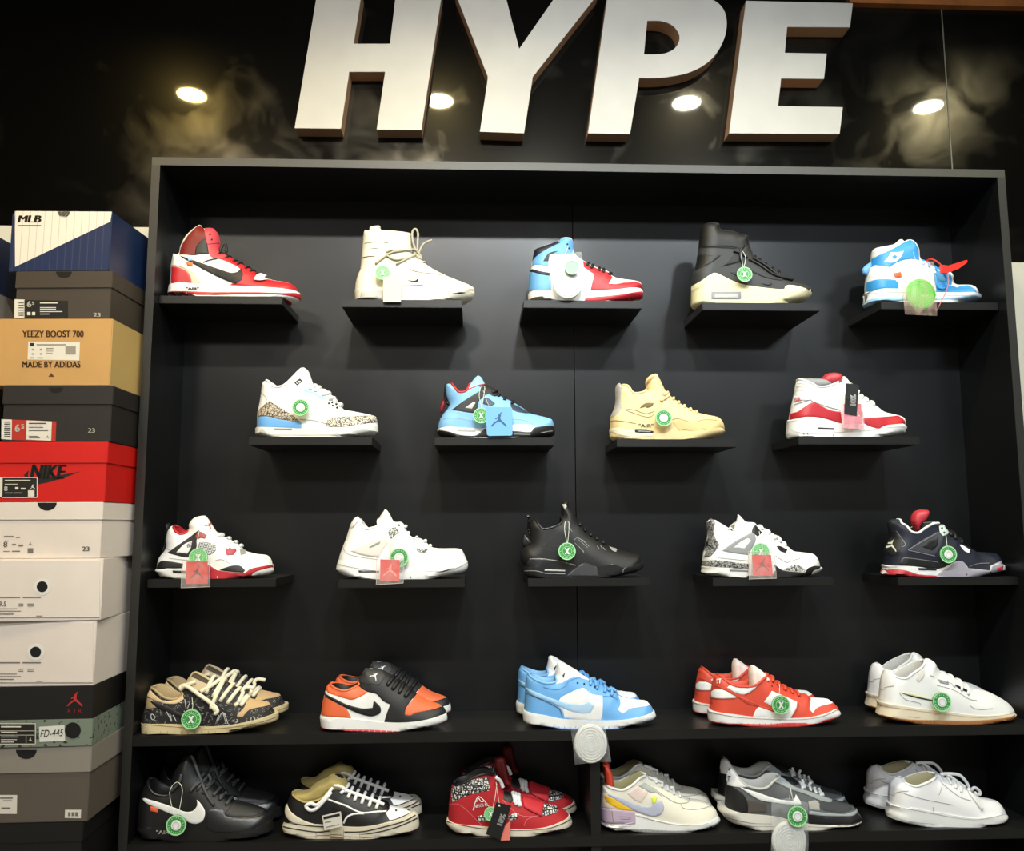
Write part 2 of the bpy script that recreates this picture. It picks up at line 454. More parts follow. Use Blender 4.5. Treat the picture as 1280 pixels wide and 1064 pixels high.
class Shoe:
    def __init__(s, name, label, cat, org, yc, shelf_z, W=.046, group=None):
        s.o = org; s.yc = yc; s.sz = shelf_z; s.W = W; s.name = name
        s.label = label; s.cat = cat; s.group = group; s.bases = {}
        s.root = None
    def px(s, p): return s.o[0]+p[0]/s.o[2], s.o[1]+p[1]/s.o[2]
    def un(s, p, Y):
        q = s.px(p); return np.array(at_y(q[0], q[1], s.yc-Y))
    def remap(s, P):
        P = np.atleast_2d(np.array(P, float)); k = np.clip(1-(P[:, 1]-s.zmin)/.03, 0, 1)
        P[:, 1] -= s.dz*k; return P
    def sole(s, spec, m, tread=None, name='midsole'):
        a, b = spec.split('/'); top, _ = parse(a); bot, _ = parse(b)
        n1, n2 = len(top), len(bot); pts = top+bot; N = len(pts)
        P = []
        xs = [p[0] for p in pts]; lo, hi = min(xs), max(xs)
        for i, p in enumerate(pts):
            t = (p[0]-lo)/(hi-lo); e = min(1, t/.13, (1-t)/.19)
            Y = s.W*np.interp(t, WB[:, 0], WB[:, 1])*math.sqrt(max(0, 1-(1-e)**2))
            P.append(s.un(p, Y))
        P = np.array(P)
        s.zmin = P[:, 1].min(); s.dz = s.zmin-s.sz-.0004
        s.zmin0 = s.zmin
        P = s.remap(P)
        flat = np.clip((P[:, 1]-s.sz-.0004)/.006, 0, 1)    # settle the tread flat on the shelf
        k = np.arange(N) >= n1
        tt = (P[:, 0]-P[:, 0].min())/(P[:, 0].max()-P[:, 0].min())
        mid = k & (tt > .25) & (tt < .62)
        P[mid, 1] = s.sz+.0004
        s.xh = P[:, 0].min(); s.L = P[:, 0].max()-s.xh; s.zs = P[:n1, 1].mean()
        top_p, bot_p = P[:n1], P[n1:]
        tp = np.array(smooth_open(top_p)); bp = np.array(smooth_open(bot_p))
        bp[:, 1] = np.maximum(bp[:, 1], s.sz+.0004)
        poly = np.concatenate([tp, bp]); n = len(poly)
        rnd = [False]*n; rnd[len(tp)-1] = True; rnd[n-1] = True
        bs = SoleBase(poly, rnd, s.xh, s.L, s.zs, s.W+.0022, .034, .054, 0)
        bs.prep(); s.bases['m'] = bs
        sx = 0
        if s.xh < ix0+.003: sx = ix0+.003-s.xh
        if s.xh+s.L > ix1-.003: sx = ix1-.003-s.xh-s.L
        s.root = thing(s.name, s.label, s.cat, (s.xh+s.L/2+sx, s.yc, s.sz), s.group); s.sx = sx
        s.off = np.array([s.xh+s.L/2, 0, s.sz])
        vo, fo = cdt([poly], bs.points(), [poly]); Y, Nn, d = bs.field(vo)
        V, Fc = shells(vo, fo, Y, Nn, 0)
        # lids over the flat edges
        Yp, _, _ = bs.field(poly)
        TV, TF = [], []
        for i in range(n):
            j = (i+1) % n
            if Yp[i] < 1e-5 and Yp[j] < 1e-5: continue
            if i >= len(tp)-1 and i < n-1 and tread:
                b0 = len(TV); TV += [(poly[i][0]-s.off[0], -Yp[i], poly[i][1]-s.off[2]), (poly[j][0]-s.off[0], -Yp[j], poly[j][1]-s.off[2]), (poly[j][0]-s.off[0], Yp[j], poly[j][1]-s.off[2]), (poly[i][0]-s.off[0], Yp[i], poly[i][1]-s.off[2])]
                TF.append((b0, b0+1, b0+2, b0+3)); continue
            b0 = len(V)
            V += [(poly[i][0], -Yp[i], poly[i][1]), (poly[j][0], -Yp[j], poly[j][1]), (poly[j][0], Yp[j], poly[j][1]), (poly[i][0], Yp[i], poly[i][1])]
            Fc.append((b0, b0+1, b0+2, b0+3))
        V = [(v[0]-s.off[0], v[1], v[2]-s.off[2]) for v in V]
        me = weld(V, Fc)
        if TV: link('sole_tread', weld(TV, TF), tread, s.root)
        o = link(name, me, m, s.root); s.shade(o, 40); return o
    def shade(s, o, ang=50):
        for p in o.data.polygons: p.use_smooth = True
        try: o.data.set_sharp_from_angle(angle=math.radians(ang))
        except Exception: pass
    def upper(s, spec, m, lining=None, collar=None, rh=.032, rt=.058, shrink=.22, name='upper'):
        pts, marks = parse(spec); a, b = (marks+[None, None])[:2] if marks else (None, None)
        n = len(pts); P = []
        for i, p in enumerate(pts):
            if i in (0, n-1): Y = .0
            elif a is not None and a <= i < b: Y = .03*math.sin(PI*(i-a+1)/(b-a+1))**.5 if b > a else 0
            else: Y = 0
            P.append(s.un(p, Y))
        P = s.remap(P)
        # continue the outline down inside the midsole
        bs0 = s.bases['m']; zlow = s.sz+.012
        f0 = P[0].copy(); f1 = P[-1].copy()
        body = smooth_path(P, 4); body = np.array(body)
        m0 = np.array([max(f0[0]+.002, s.xh+.004), f0[1]-.004]); m1 = np.array([min(f1[0]-.002, s.xh+s.L-.006), f1[1]-.004])
        mids = [m1+(m0-m1)*t for t in np.linspace(0, 1, 12)]
        for k_, q_ in enumerate(mids): q_[1] = max(q_[1]-.020*math.sin(PI*k_/11), s.sz+.006)
        poly = np.concatenate([body, np.array(mids)]); N = len(poly)
        rnd = [True]*(len(body)) + [False]*11+[True]
        if a is not None:
            for i in range(4*(a-1), 4*b): rnd[i] = False
        s.open = body[4*(a-1):4*b+1] if a is not None else None
        bs = Base(poly, rnd, s.xh, s.L, s.zs, s.W, rh, rt, shrink); s.bases['u'] = bs
        vo, fo = cdt([poly], bs.points(), [poly]); Y, Nn, d = bs.field(vo)
        V, Fc = shells(vo, fo, Y, Nn, 0); V = [(v[0]-s.off[0], v[1], v[2]-s.off[2]) for v in V]
        o = link(name, weld(V, Fc), m, s.root); s.shade(o, 60)
        if s.open is not None:
            op = s.open; Y, _, _ = bs.field(op)
            rows = []
            for k, (dy, dz) in enumerate([(0, .0), (.0015, .0025), (.004, .0028), (.006, .0), (.008, -.012), (.008, -.03), (.009, -.055)]):
                rows.append([(op[i][0]-s.off[0], -max(Y[i]-dy, 0), max(op[i][1]+dz, s.sz+.02)-s.off[2]) for i in range(len(op))])
            V, Fc = [], []
            for sg in (1, -1):
                b0 = len(V); nn = len(op)
                for r in rows: V += [(p[0], p[1]*sg, p[2]) for p in r]
                for i in range(len(rows)-1):
                    for j in range(nn-1):
                        q = (b0+i*nn+j, b0+i*nn+j+1, b0+(i+1)*nn+j+1, b0+(i+1)*nn+j)
                        Fc.append(q if sg < 0 else q[::-1])
            ob = link('lining', mesh(V, Fc), lining or m, s.root, True)
            if collar:
                path = [Vector((op[i][0]-s.off[0], -max(Y[i]-.001, 0), op[i][1]-s.off[2]+.0005)) for i in range(len(op))]
                path2 = [Vector((p.x, -p.y, p.z)) for p in reversed(path)]
                link('collar', tube([path, path2], .0028), collar, s.root, True)
        return o
    def solve(s, pts, base):
        bs = s.bases[base]; Yc = np.full(len(pts), s.W*.8)
        for it in range(5):
            P = s.remap([s.un(p, y) for p, y in zip(pts, Yc)]); Y, _, _ = bs.field(P)
            if base != 'm': Y = np.where(inside(P, bs.poly) | (P[:, 1] < s.sz+.03), Y, 0)
            Yc = Yc*.4+Y*.6
        return P
    def over(s, name, m, spec, base='u', layer=1, far=True, sm=True, label=None, raw=None, th=.0007):
        pts = raw if raw is not None else parse(spec)[0]
        bs = s.bases[base]; P = s.solve(pts, base)
        if sm: P = smooth_poly(P)
        # subdivide long edges
        Q = []
        for i in range(len(P)):
            a, b = P[i], P[(i+1) % len(P)]; k = max(1, int(np.linalg.norm(b-a)/.004))
            for t in range(k): Q.append(a+(b-a)*t/k)
        P = np.array(Q)
        C = bs.points(); C = C[inside(C, P)]
        if len(C):
            d, _ = segdist(C, P, np.roll(P, -1, 0)); C = C[d > .0012]
        c = P.mean(0); ring = []
        for i in range(len(P)):
            e = P[(i+1) % len(P)]-P[i-1]; l = np.linalg.norm(e)
            if l > 1e-7:
                for sg in (1, -1):
                    ring.append(P[i]+np.array([-e[1], e[0]])/l*sg*.0008)
        ring = np.array(ring); ring = ring[inside(ring, P)]
        d, _ = segdist(ring, P, np.roll(P, -1, 0)); ring = ring[d > .0006]
        C = np.concatenate([C, ring]) if len(C) else ring
        vo, fo = cdt([P, bs.poly], C, [P, bs.poly])
        if len(fo) == 0: return None
        Y, N, d = bs.field(vo)
        de, _ = segdist(vo, P, np.roll(P, -1, 0)); off = np.where((de < 2e-5) & (d > 2e-4), (layer-1)*th+.0001, layer*th)
        V, Fc = [], []
        PP = np.stack([vo[:, 0]+N[:, 0]*off-s.off[0], -(Y+N[:, 1]*off), vo[:, 1]+N[:, 2]*off-s.off[2]], 1)
        V = [tuple(p) for p in PP]; Fc = [tuple(int(i) for i in f) for f in fo]
        if far and (np.abs(PP[:, 1]) < 1e-5).sum() > 1:
            n = len(V); V += [(p[0], -p[1], p[2]) for p in PP]; Fc += [tuple(int(i)+n for i in reversed(f)) for f in fo]
        o = link(name, weld(V, Fc), m, s.root); s.shade(o, 60)
        if label: o['label'] = label
        return o
    def word(s, txt, m, x, y, w, h, base='m', layer=2, bold=.012, shear=0, name='lettering', rot=0):
        """word with its lower left at crop x, y (baseline), width w and cap height h in crop units"""
        V, Fc = text_geo(txt, bold, shear); W0 = V[:, 0].max(); ca, sa = math.cos(rot), math.sin(rot)
        pts = []
        for v in V:
            u, q = v[0]/W0*w, v[1]*h
            pts.append((x+u*ca+q*sa, y+u*sa-q*ca) if True else 0)
        P = s.solve(pts, base); Y, N, d = s.bases[base].field(P)
        off = layer*.0007
        VV = [(P[i][0]+N[i][0]*off-s.off[0], -(Y[i]+N[i][1]*off), P[i][1]+N[i][2]*off-s.off[2]) for i in range(len(P))]
        return link(name, mesh(VV, Fc), m, s.root)
    def inner(s, name, m, spec, W=.022, r=.012, yoff=0):
        pts, _ = parse(spec); P = s.remap([s.un(p, 0) for p in pts]); P = smooth_poly(P)
        bs = Base(P, [True]*len(P), P[:, 0].min(), max(.02, P[:, 0].max()-P[:, 0].min()), s.sz, W, r, r, 0)
        vo, fo = cdt([P], bs.points(.004), [P]); Y, N, d = bs.field(vo)
        V, Fc = shells(vo, fo, Y, N, 0); V = [(v[0]-s.off[0], v[1]+yoff, v[2]-s.off[2]) for v in V]
        o = link(name, weld(V, Fc), m, s.root); s.shade(o, 70); return o
    def bars(s, m, spec, r=.0022, lift=.0015, name='laces', cords='', flat=1):
        """laces: each point is an eyelet; the lace runs over the throat to its twin. cords: extra runs 'a b c ; d e f'"""
        bs = s.bases['u']; paths = []
        pts, _ = parse(spec)
        if pts:
            P = s.solve(pts, 'u')
            for p in P:
                Y, N, d = bs.field([p]); q = segdist([p], bs.A, bs.B)[1][0]
                run = [p+(q-p)*(1-(1-t)**2) for t in np.linspace(0, .985, 8)]
                Y, N, d = bs.field(run)
                a = [Vector((run[i][0]+N[i][0]*lift-s.off[0], -(Y[i]+N[i][1]*lift), run[i][1]+N[i][2]*lift-s.off[2])) for i in range(8)]
                a[0].y += lift*1.5
                dx = Vector((.003, 0, -.0015))
                b = [Vector((v.x, -v.y, v.z)) for v in reversed(a)]
                paths.append(a+b)
        for c in cords.split(';'):
            if not c.strip(): continue
            cp, _ = parse(c); cp = smooth_path(cp, 4); P = s.solve([tuple(q) for q in cp], 'u')
            Y, N, d = bs.field(P); ins = inside(P, bs.poly); Y = np.where(ins, Y, Y*0)
            lf = lift+r*.5
            run = [np.array([P[i][0]+(N[i][0]*lf if ins[i] else 0)-s.off[0], -(Y[i]+(N[i][1] if ins[i] else 1)*lf), P[i][1]+(N[i][2]*lf if ins[i] else 0)-s.off[2]]) for i in range(len(P))]
            for _ in range(2):
                for i in range(1, len(run)-1): run[i][1] = min(run[i][1], (run[i-1][1]+run[i+1][1])/2)
            paths.append([Vector(q) for q in run])
        return link(name, tube(paths, r, 7), m, s.root, True)
    def jump(s, m, cx, cy, size, base='u', layer=2, rot=0, name='figure_emblem'):
        ca, sa = math.cos(rot), math.sin(rot)
        pts = [(cx+((u-.5)*ca+(v-.5)*sa)*size, cy+((u-.5)*sa-(v-.5)*ca)*size) for u, v in JUMP]
        return s.over(name, m, '', base, layer, False, False, raw=pts)
    def rear(s, dxpx, label, y=.140, dz=0):
        """the other shoe of the pair, standing behind"""
        r = s.root.copy(); col.objects.link(r)
        x = s.root.location.x*(y-CAMY)/(s.yc-CAMY)+dxpx*(y-CAMY)/FPX
        x = min(max(x, ix0+.003+s.L/2), ix1-.003-s.L/2)
        r.location = (x, y, s.sz+dz); r['label'] = label
        for ch in list(s.root.children):
            if ch.name.split('.')[0] in ('lettering',) : continue
            c = ch.copy(); col.objects.link(c); c.parent = r
        return r

# ------------------------------------------------------------------ room shell
YB = .206                 # front of the cabinet's back panel
YW = .218                 # face of the wall
CEIL = 3.0
BLK = mat('#0f1011', .34, 'panel', .38)
BLKF = mat('#121211', .40, 'panel', .4)
WALLB = mat('#060606', .04, 'gloss', .6)
WHT = mat('#d9d9d2', .6)
XL, XR, YF = -2.6, 3.2, -4.6
struct('floor', box(XL-.1, XR+.1, YF-.1, YW+.1, -.1, 0), mat('#8d8a84', .35))
struct('ceiling', box(XL-.1, XR+.1, YF-.1, YW+.1, CEIL, CEIL+.1), mat('#191715', .8))
struct('wall_back', box(XL-.1, XR+.1, YW, YW+.1, 0, CEIL), WALLB)
struct('wall_left', box(XL-.1, XL, YF, YW, 0, CEIL), mat('#b5b0a6', .8))
struct('wall_right', box(XR, XR+.1, YF, YW, 0, CEIL), mat('#b5b0a6', .8))
struct('wall_front', box(XL-.1, XR+.1, YF-.1, YF, 0, CEIL), mat('#b5b0a6', .8))

ix0 = at_y(190.8, 400, 0)[0]; ix1 = at_y(1260, 400, 0)[0]          # inner faces of the cabinet sides
ztop = at_y(640, 203, 0)[1]; TH = .0185
ox0, ox1 = ix0-TH, ix1+TH
zl = at_y(179, 285, YW)[1]; zr = at_y(1271, 329, YW)[1]
struct('trim_1', box(XL, ox0-.001, YW-.006, YW, 0, zl), WHT)
struct('trim_2', box(ox1+.001, XR, YW-.006, YW, 0, zr), mat('#c9c6b8', .6))
zb = at_y(1150, 11, YW)[1]
struct('trim_3', box(at_y(1058, 5, YW)[0], XR, YW-.02, YW, zb, CEIL), mat('#a8642a', .6, 'wood'))
xs_ = at_y(1184, 120, YW)[0]
struct('trim_4', box(xs_-.0015, xs_+.0015, YW-.0012, YW, ztop-.1, CEIL), mat('#6a6a5c', .5))

# ------------------------------------------------------------------ cabinet
z4 = at_y(640, 914.5, 0)[1]; z5 = at_y(640, 1047.5, 0)[1]; ST = .021
cab = thing('display_cabinet', 'large open black wall cabinet with a grey edged frame holding every sneaker', 'cabinet', (0, 0, 0))
EDGE = mat('#1e1d1a', .5)
seam = at_y(719.5, 600, YB)[0]
link('back_panel', box(ox0, seam-.0012, YB, YW-.002, .1, ztop-.002), BLK, cab)
link('back_panel', box(seam+.0012, ox1, YB, YW-.002, .1, ztop-.002), BLK, cab)
for a, b in ((ox0, ix0), (ix1, ox1)):
    sp = link('side_panel', box(a, b, .002, YB, 0, ztop-TH), BLK, cab)
    link('front_edge', box(a, b, 0, .002, 0, ztop-TH), EDGE, sp)
tp = link('top_panel', box(ox0, ox1, .002, YB, ztop-TH, ztop), BLK, cab)
link('front_edge', box(ox0, ox1, 0, .002, ztop-TH, ztop), mat('#34332e', .5), tp)
for z in (z4, z5):
    link('shelf', box(ix0, ix1, .001, YB, z-ST, z, .0008), BLKF, cab)
xd0, xd1 = at_y(738, 1000, .01)[0], at_y(750, 1000, .01)[0]
link('divider', box(xd0, xd1, .004, YB, z5, z4-ST), BLKF, cab)
link('divider', box(xd0, xd1, .004, YB, .12, z5-ST), BLKF, cab)
link('shelf', box(ix0, ix1, .001, YB, .46, .48), BLKF, cab)
link('shelf', box(ix0, ix1, .001, YB, .10, .12), BLKF, cab)

SH = {}
def shelf(key, x0, x1, yt, label):
    a, z = at_y(x0, yt, .03); b, _ = at_y(x1, yt, .03)
    a = max(a, ix0+.0005); b = min(b, ix1-.0005)
    o = link('display_shelf', box(a, b, .03, YB-.0003, z-.0178, z, .0008, (a, .03, z)), BLKF)
    o.location = (a, .03, z)
    tag(o, label, 'shelf', 'small floating shelves'); SH[key] = z
shelf('11', 193, 353, 369.3, 'small black floating shelf under the red white and black high top')
shelf('12', 427.5, 577.5, 374, 'small black floating shelf under the off-white boot sneaker')
shelf('13', 654.5, 802.5, 375, 'small black floating shelf under the blue white and red high top')
shelf('14', 878, 1025.5, 378, 'small black floating shelf under the black high top with a cream sole')
shelf('15', 1101, 1262, 377, 'small black floating shelf under the bright blue high top with a zip tie')
shelf('21', 311, 465, 546.3, 'small black floating shelf under the white sneaker with light blue heel')
shelf('22', 543, 693, 547, 'small black floating shelf under the sky blue sneaker')
shelf('23', 771, 921, 549, 'small black floating shelf under the tan sneaker')
shelf('24', 998, 1149, 546, 'small black floating shelf under the white sneaker with red mudguard')
shelf('31', 184, 345, 724.5, 'small black floating shelf under the white sneaker with red sole edge')
shelf('32', 423, 581, 725, 'small black floating shelf under the all-white sneaker of the third row')
shelf('33', 660, 812, 723.5, 'small black floating shelf under the all-black sneaker')
shelf('34', 891, 1042, 723, 'small black floating shelf under the white sneaker with speckled grey heel')
shelf('35', 1122, 1276, 722, 'small black floating shelf under the black sneaker with a red tongue')

# ------------------------------------------------------------------ sign letters
def letter(ch, polys, label):
    yf = YW-.046
    w = [[at_y(p[0], p[1], yf) for p in pl] for pl in polys]
    c = np.mean(w[0], 0); r = thing('sign_letter', label, 'letter', (c[0], YW, c[1]), 'raised letters of the sign')
    o = (c[0], YW, c[1])
    link('letter_body', prism(w, yf+.004, YW-.0005, o), mat('#c09672', .8, 'card'), r)
    link('letter_face', prism(w, yf, yf+.004, o), mat('#c3c0b9', .5, 'card'), r)
def zz(pts, s, ox, oy): return [(ox+x/s, oy+y/s) for x, y in pts]
letter('H', [zz([(167, -41), (421, -41), (375, 250), (583, 250), (617, -41), (880, -41), (762, 742), (507, 740), (555, 410), (350, 410), (302, 735), (38, 732)], 4.571, 360, 0)],
       'large raised white letter H on the black wall, first letter of the sign')
letter('Y', [[(569, -9), (610, 96.3), (600, 164.5), (655, 166.5), (666, 96), (748, -8), (697, -8), (649, 61), (631, -8)]],
       'large raised white letter Y on the black wall, second letter of the sign')
bowl = [(318, 195), (360, 195), (400, 191), (440, 182), (475, 166), (505, 141), (527, 105), (537, 66), (532, 30), (512, 5), (480, -7), (440, -12), (239, -12)]
hole = [(338, 52), (365, 52), (388, 57), (408, 70), (419, 92), (414, 112), (400, 126), (380, 134), (355, 136), (330, 136)]
letter('P', [zz([(190, 333), (295, 335)]+[tuple(q) for q in smooth_open(bowl, 4, 60)], 2, 640, 0), zz([tuple(q) for q in smooth_poly(hole, 50, 4)], 2, 640, 0)], 'large raised white letter P on the black wall, third letter of the sign')
letter('E', [zz([(585, 2), (852, 8), (845, 68), (688, 67), (682, 132), (787, 134), (780, 197), (673, 196), (665, 265), (827, 268), (819, 335), (543, 333)], 2, 640, 0)],
       'large raised white letter E on the black wall, last letter of the sign')

# ------------------------------------------------------------------ lamps
def cyl(r, z0, z1, n=32, hole=0):
    V, Fc = [], []
    for z in (z0, z1):
        for k in range(n):
            a = 2*PI*k/n; V.append((r*math.cos(a), r*math.sin(a), z))
    if hole:
        for z in (z0, z1):
            for k in range(n):
                a = 2*PI*k/n; V.append((hole*math.cos(a), hole*math.sin(a), z))
        for k in range(n):
            j = (k+1) % n
            Fc += [(k, j, n+j, n+k), (2*n+j, 2*n+k, 3*n+k, 3*n+j), (n+k, n+j, 3*n+j, 3*n+k), (j, k, 2*n+k, 2*n+j)]
    else:
        for k in range(n): Fc.append((k, (k+1) % n, n+(k+1) % n, n+k))
        Fc += [tuple(reversed(range(n))), tuple(n+k for k in range(n))]
    return mesh(V, Fc)
RING = mat('#8a8a86', .35)
def downlight(x, y, colr, power, label, group, rad=.05, em=14, spread=150, tilt=0):
    r = thing('downlight', label, 'lamp', (x, y, CEIL), group)
    link('lamp_ring', cyl(rad*1.18, -.008, -.0005, 32, rad), RING, r)
    link('lamp_lens', cyl(rad*.99, -.005, -.0005), emis('lamp_glow_%g_%g' % (colr[2], em), colr, em), r)
    L = bpy.data.lights.new('lamp_light', 'AREA'); L.shape = 'DISK'; L.size = rad*1.9; L.energy = power; L.color = colr[:3]
    L.spread = math.radians(spread)
    o = bpy.data.objects.new('lamp_light', L); col.objects.link(o); o.parent = r; o.location = (0, 0, -.012)
    o.rotation_euler = (math.radians(tilt), 0, 0)
lx = []
vy = []
for px, py in ((240, 115), (549, 122.5), (858, 125), (1160, 130)):
    x, yv = at_z(px, py, CEIL); lx.append(x); vy.append(2*YW-yv)
LB = sum(vy)/4
print('LAMPS', lx, vy)
POSN = ('leftmost', 'second from the left', 'third from the left', 'rightmost')
COLB = ((1, .76, .26), (1, .85, .42), (1, .94, .72), (1, .93, .62))
for x, y, n, c in zip(lx, vy, POSN, COLB):
    downlight(x, y, c, PB, 'round ceiling downlight mirrored in the black wall, '+n, 'downlights near the wall', .05, 9)
for x, k, c in ((lx[0], .42, (1, .90, .74)), (lx[1]-.05, .85, (1, .96, .90)), (lx[1]+.40, 1.0, (.90, .97, 1)), (lx[2]+.25, .75, (.86, .95, 1))):
    downlight(x, -1.5, c, PA*k, 'round white ceiling downlight in the row over the aisle', 'downlights over the aisle', .06, 9, 95, 52)
def fill_light(x, y, sx, sy, power, c):  # unseen panel added behind the camera as frontal fill light
    r = thing('fill_light_panel', 'flat square fill light panel added unseen behind the viewer', 'lamp', (x, y, CEIL), 'added fill light panels')
    link('panel_frame', box(-sx/2-.02, sx/2+.02, -sy/2-.02, sy/2+.02, -.012, -.0005), RING, r)
    link('panel_diffuser', box(-sx/2, sx/2, -sy/2, sy/2, -.016, -.011), emis('fill_glow', c, 4), r)
    L = bpy.data.lights.new('fill_light', 'AREA'); L.shape = 'RECTANGLE'; L.size = sx; L.size_y = sy; L.energy = power; L.color = c
    o = bpy.data.objects.new('fill_light', L); col.objects.link(o); o.parent = r; o.location = (0, 0, -.02)
for x, k, c in ((-1.3, 1.0, (1, .93, .84)), (.3, 1.0, (.97, .99, 1)), (1.9, 1.25, (.84, .92, 1))): fill_light(x, -3.1, .6, .6, PC*k, c)
w = bpy.data.worlds.new('world'); bpy.context.scene.world = w; w.use_nodes = True
w.node_tree.nodes['Background'].inputs[0].default_value = (.6, .65, .7, 1); w.node_tree.nodes['Background'].inputs[1].default_value = .02
vs = bpy.context.scene.view_settings
vs.view_transform = 'Standard'; vs.look = 'None'; vs.gamma = 1; vs.exposure = EXPO; vs.use_curve_mapping = False

# ------------------------------------------------------------------ shoe boxes
class SBox:
    def __init__(s, label, xl, xr, yt, yb, rot, m, lidh=0, m_lid=None, yf=-.12, z0=None, z1=None, depth=.32, lid_open=0, group=None, side=None):
        s.a = math.radians(rot); s.yf = yf
        X1, Z1 = at_y(xr, yt, yf); _, Z0 = at_y(xr, yb, yf)
        if z0 is not None: Z0 = z0
        if z1 is not None: Z1 = z1
        s.X, s.Z0, s.Z1 = X1, Z0, Z1
        s.a = min(s.a, math.atan((ox0-.004-X1)/(depth+.002)))
        s.ca, s.sa = math.cos(s.a), math.sin(s.a)
        # width: left edge of the front
        lft = s.loc(xl, yt)[0]; s.w = -lft; s.h = Z1-Z0-.0004; s.depth = depth
        s.root = thing('shoe_box', label, 'box', (X1, yf, Z0), group or 'shoe boxes stacked beside the cabinet', -s.a)
        lh = 0
        e = .0022 if lidh else 0
        if lidh:
            lh = s.h*lidh
            b = link('box_body', s.open_box(s.w-2*e, depth-2*e, s.h-.003, e), m, s.root)
            l = link('box_lid', box(-s.w, 0, 0, depth, s.h-lh, s.h, .0012), m_lid or m, s.root)
        else:
            b = link('box_body', box(-s.w, 0, 0, depth, 0, s.h, .0012), m, s.root)
            if side: link('box_side', box(-.0002, .0008, .001, depth-.001, .001, s.h-.001), side, s.root)
        s.e = e; s.lidm = m_lid
    def open_box(s, w, d, h, e): return box(-e-w, -e, e, e+d, 0, h, .001)
    def loc(s, px, py, inset=0):
        d = ray(px, py); n = np.array([s.sa*-1*-1*0+(-math.sin(-s.a))*1, math.cos(s.a), 0])   # plane normal = local y
        n = np.array([math.sin(s.a), math.cos(s.a), 0])
        o = np.array([s.X, s.yf, 0])+n*inset; c = np.array([0, CAMY, CAMZ])
        t = np.dot(o-c, n)/np.dot(d, n); p = c+d*t-np.array([s.X, s.yf, s.Z0])
        return p[0]*s.ca-p[1]*s.sa, p[2]
    def loc_side(s, px, py):
        d = ray(px, py); n = np.array([s.ca, -s.sa, 0]); o = np.array([s.X, s.yf, 0]); c = np.array([0, CAMY, CAMZ])
        t = np.dot(o-c, n)/np.dot(d, n); p = c+d*t-np.array([s.X, s.yf, s.Z0])
        return p[0]*s.sa+p[1]*s.ca, p[2]
    def patch(s, name, m, pts, body=False, lay=1, parent=None, th=.0004, label=None):
        y = (s.e if body else 0)
        P = [s.loc(p[0], p[1], y) for p in pts]
        o = link(name, prism([P], y-th*lay, y-th*(lay-1)-.00005), m, parent or s.root)
        if label: o['label'] = label
        return o
    def word(s, txt, m, x, y, w, h, body=False, bold=.01, shear=0, lay=2, name='lettering', rise=0, parent=None):
        yy = (s.e if body else 0)
        V, Fc = text_geo(txt, bold, shear); W0 = V[:, 0].max()
        P = [s.loc(x+v[0]/W0*w, y-v[1]*h+rise*v[0]/W0, yy) for v in V]
        return link(name, mesh([(p[0], yy-.0004*lay, p[1]) for p in P], Fc), m, parent or s.root)
    def lines(s, m, rows, body=False, lay=2, name='small_print'):
        """rows of tiny unreadable print, drawn as rules: (x, y, w, h)"""
        V, Fc = [], []; yy = (s.e if body else 0)-.0004*lay
        for x, y, w_, h_ in rows:
            b = len(V)
            for q in ((x, y), (x+w_, y), (x+w_, y+h_), (x, y+h_)):
                p = s.loc(q[0], q[1], yy if body else 0); V.append((p[0], yy, p[1]))
            Fc.append((b, b+1, b+2, b+3))
        return link(name, mesh(V, Fc), m, s.root)
    def disc(s, name, m, cx, cy, rx, ry, body=False, lay=1, half=False):
        pts = [(cx+rx*math.cos(a), cy+ry*math.sin(a)) for a in np.linspace(0, PI if half else 2*PI, 25 if half else 33)[:(25 if half else 32)]]
        return s.patch(name, m, pts, body, lay)
    def emblem(s, m, cx, cy, w, h, body=False, lay=2, name='figure_emblem', parent=None):
        return s.patch(name, m, [(cx+(u-.5)*w, cy-(v-.5)*h) for u, v in JUMP], body, lay, parent)
INK = mat('#15130f', .6); PAPER = mat('#cfcbc0', .6); DK = mat('#020202', .9)
def zs(px_y, x=135, yf=-.12): return at_y(x, px_y, yf)[1]
Zs = [zs(264), zs(338), zs(398), zs(482), zs(552), zs(627.5), zs(698), zs(775.5), zs(857), zs(932), zs(1027), zs(1100)]
# 1 top box, white and navy
NAVY = mat('#13234a', .45, 'pinstripe')
b = SBox('white and navy striped shoe box, topmost of the front stack', 15.5, 140, 264, 338, 5, NAVY, z0=Zs[1], z1=Zs[0], side=mat('#122549', .4))
b.patch('white_panel', mat('#d8d0c8', .5, 'pinstripe'), [(18.8, 263.9), (140, 264.6), (138, 277), (19, 333.5)])
b.word('MLB', INK, 22, 278, 30, 8.6, bold=.035, shear=.18)
b.lines(INK, [(22.5, 281.5, 29, 1.0)])
b.disc('thumb_notch', DK, 80, 264.4, 8, 7.5, half=True)
# 2 brown grey box with lid
BRN = mat('#3a3229', .6, 'card')
b = SBox('dark brown shoe box with black size label, second from the top', 20, 141, 340, 398, 5, BRN, .36, z0=Zs[2], z1=Zs[1])
b.disc('thumb_notch', DK, 80, 339.5, 10, 8, half=True)
lb = b.patch('size_label', mat('#0f0e0d', .5), [(30, 375), (85, 376), (85, 398), (30, 398)], True)
b.patch('barcode_label', PAPER, [(18.5, 374), (31, 374.5), (31, 398), (18, 397.5)], True)
b.lines(INK, [(23, 378+i*3.1, 6.5, 1.0) for i in range(6)], True)
b.word('6', PAPER, 34, 384, 5.5, 7.5, True, .03); b.word('5', PAPER, 40.2, 381, 3, 3.8, True, .03)
b.lines(PAPER, [(50, 378, 22, 1.3), (50, 384, 20, .9), (50, 386, 20, .9), (50, 389, 28, .9), (50, 392, 12, 1), (34, 390, 4, 4), (40, 390, 4, 4)], True)
b.word('23', PAPER, 117, 396, 9, 5, True, .02)
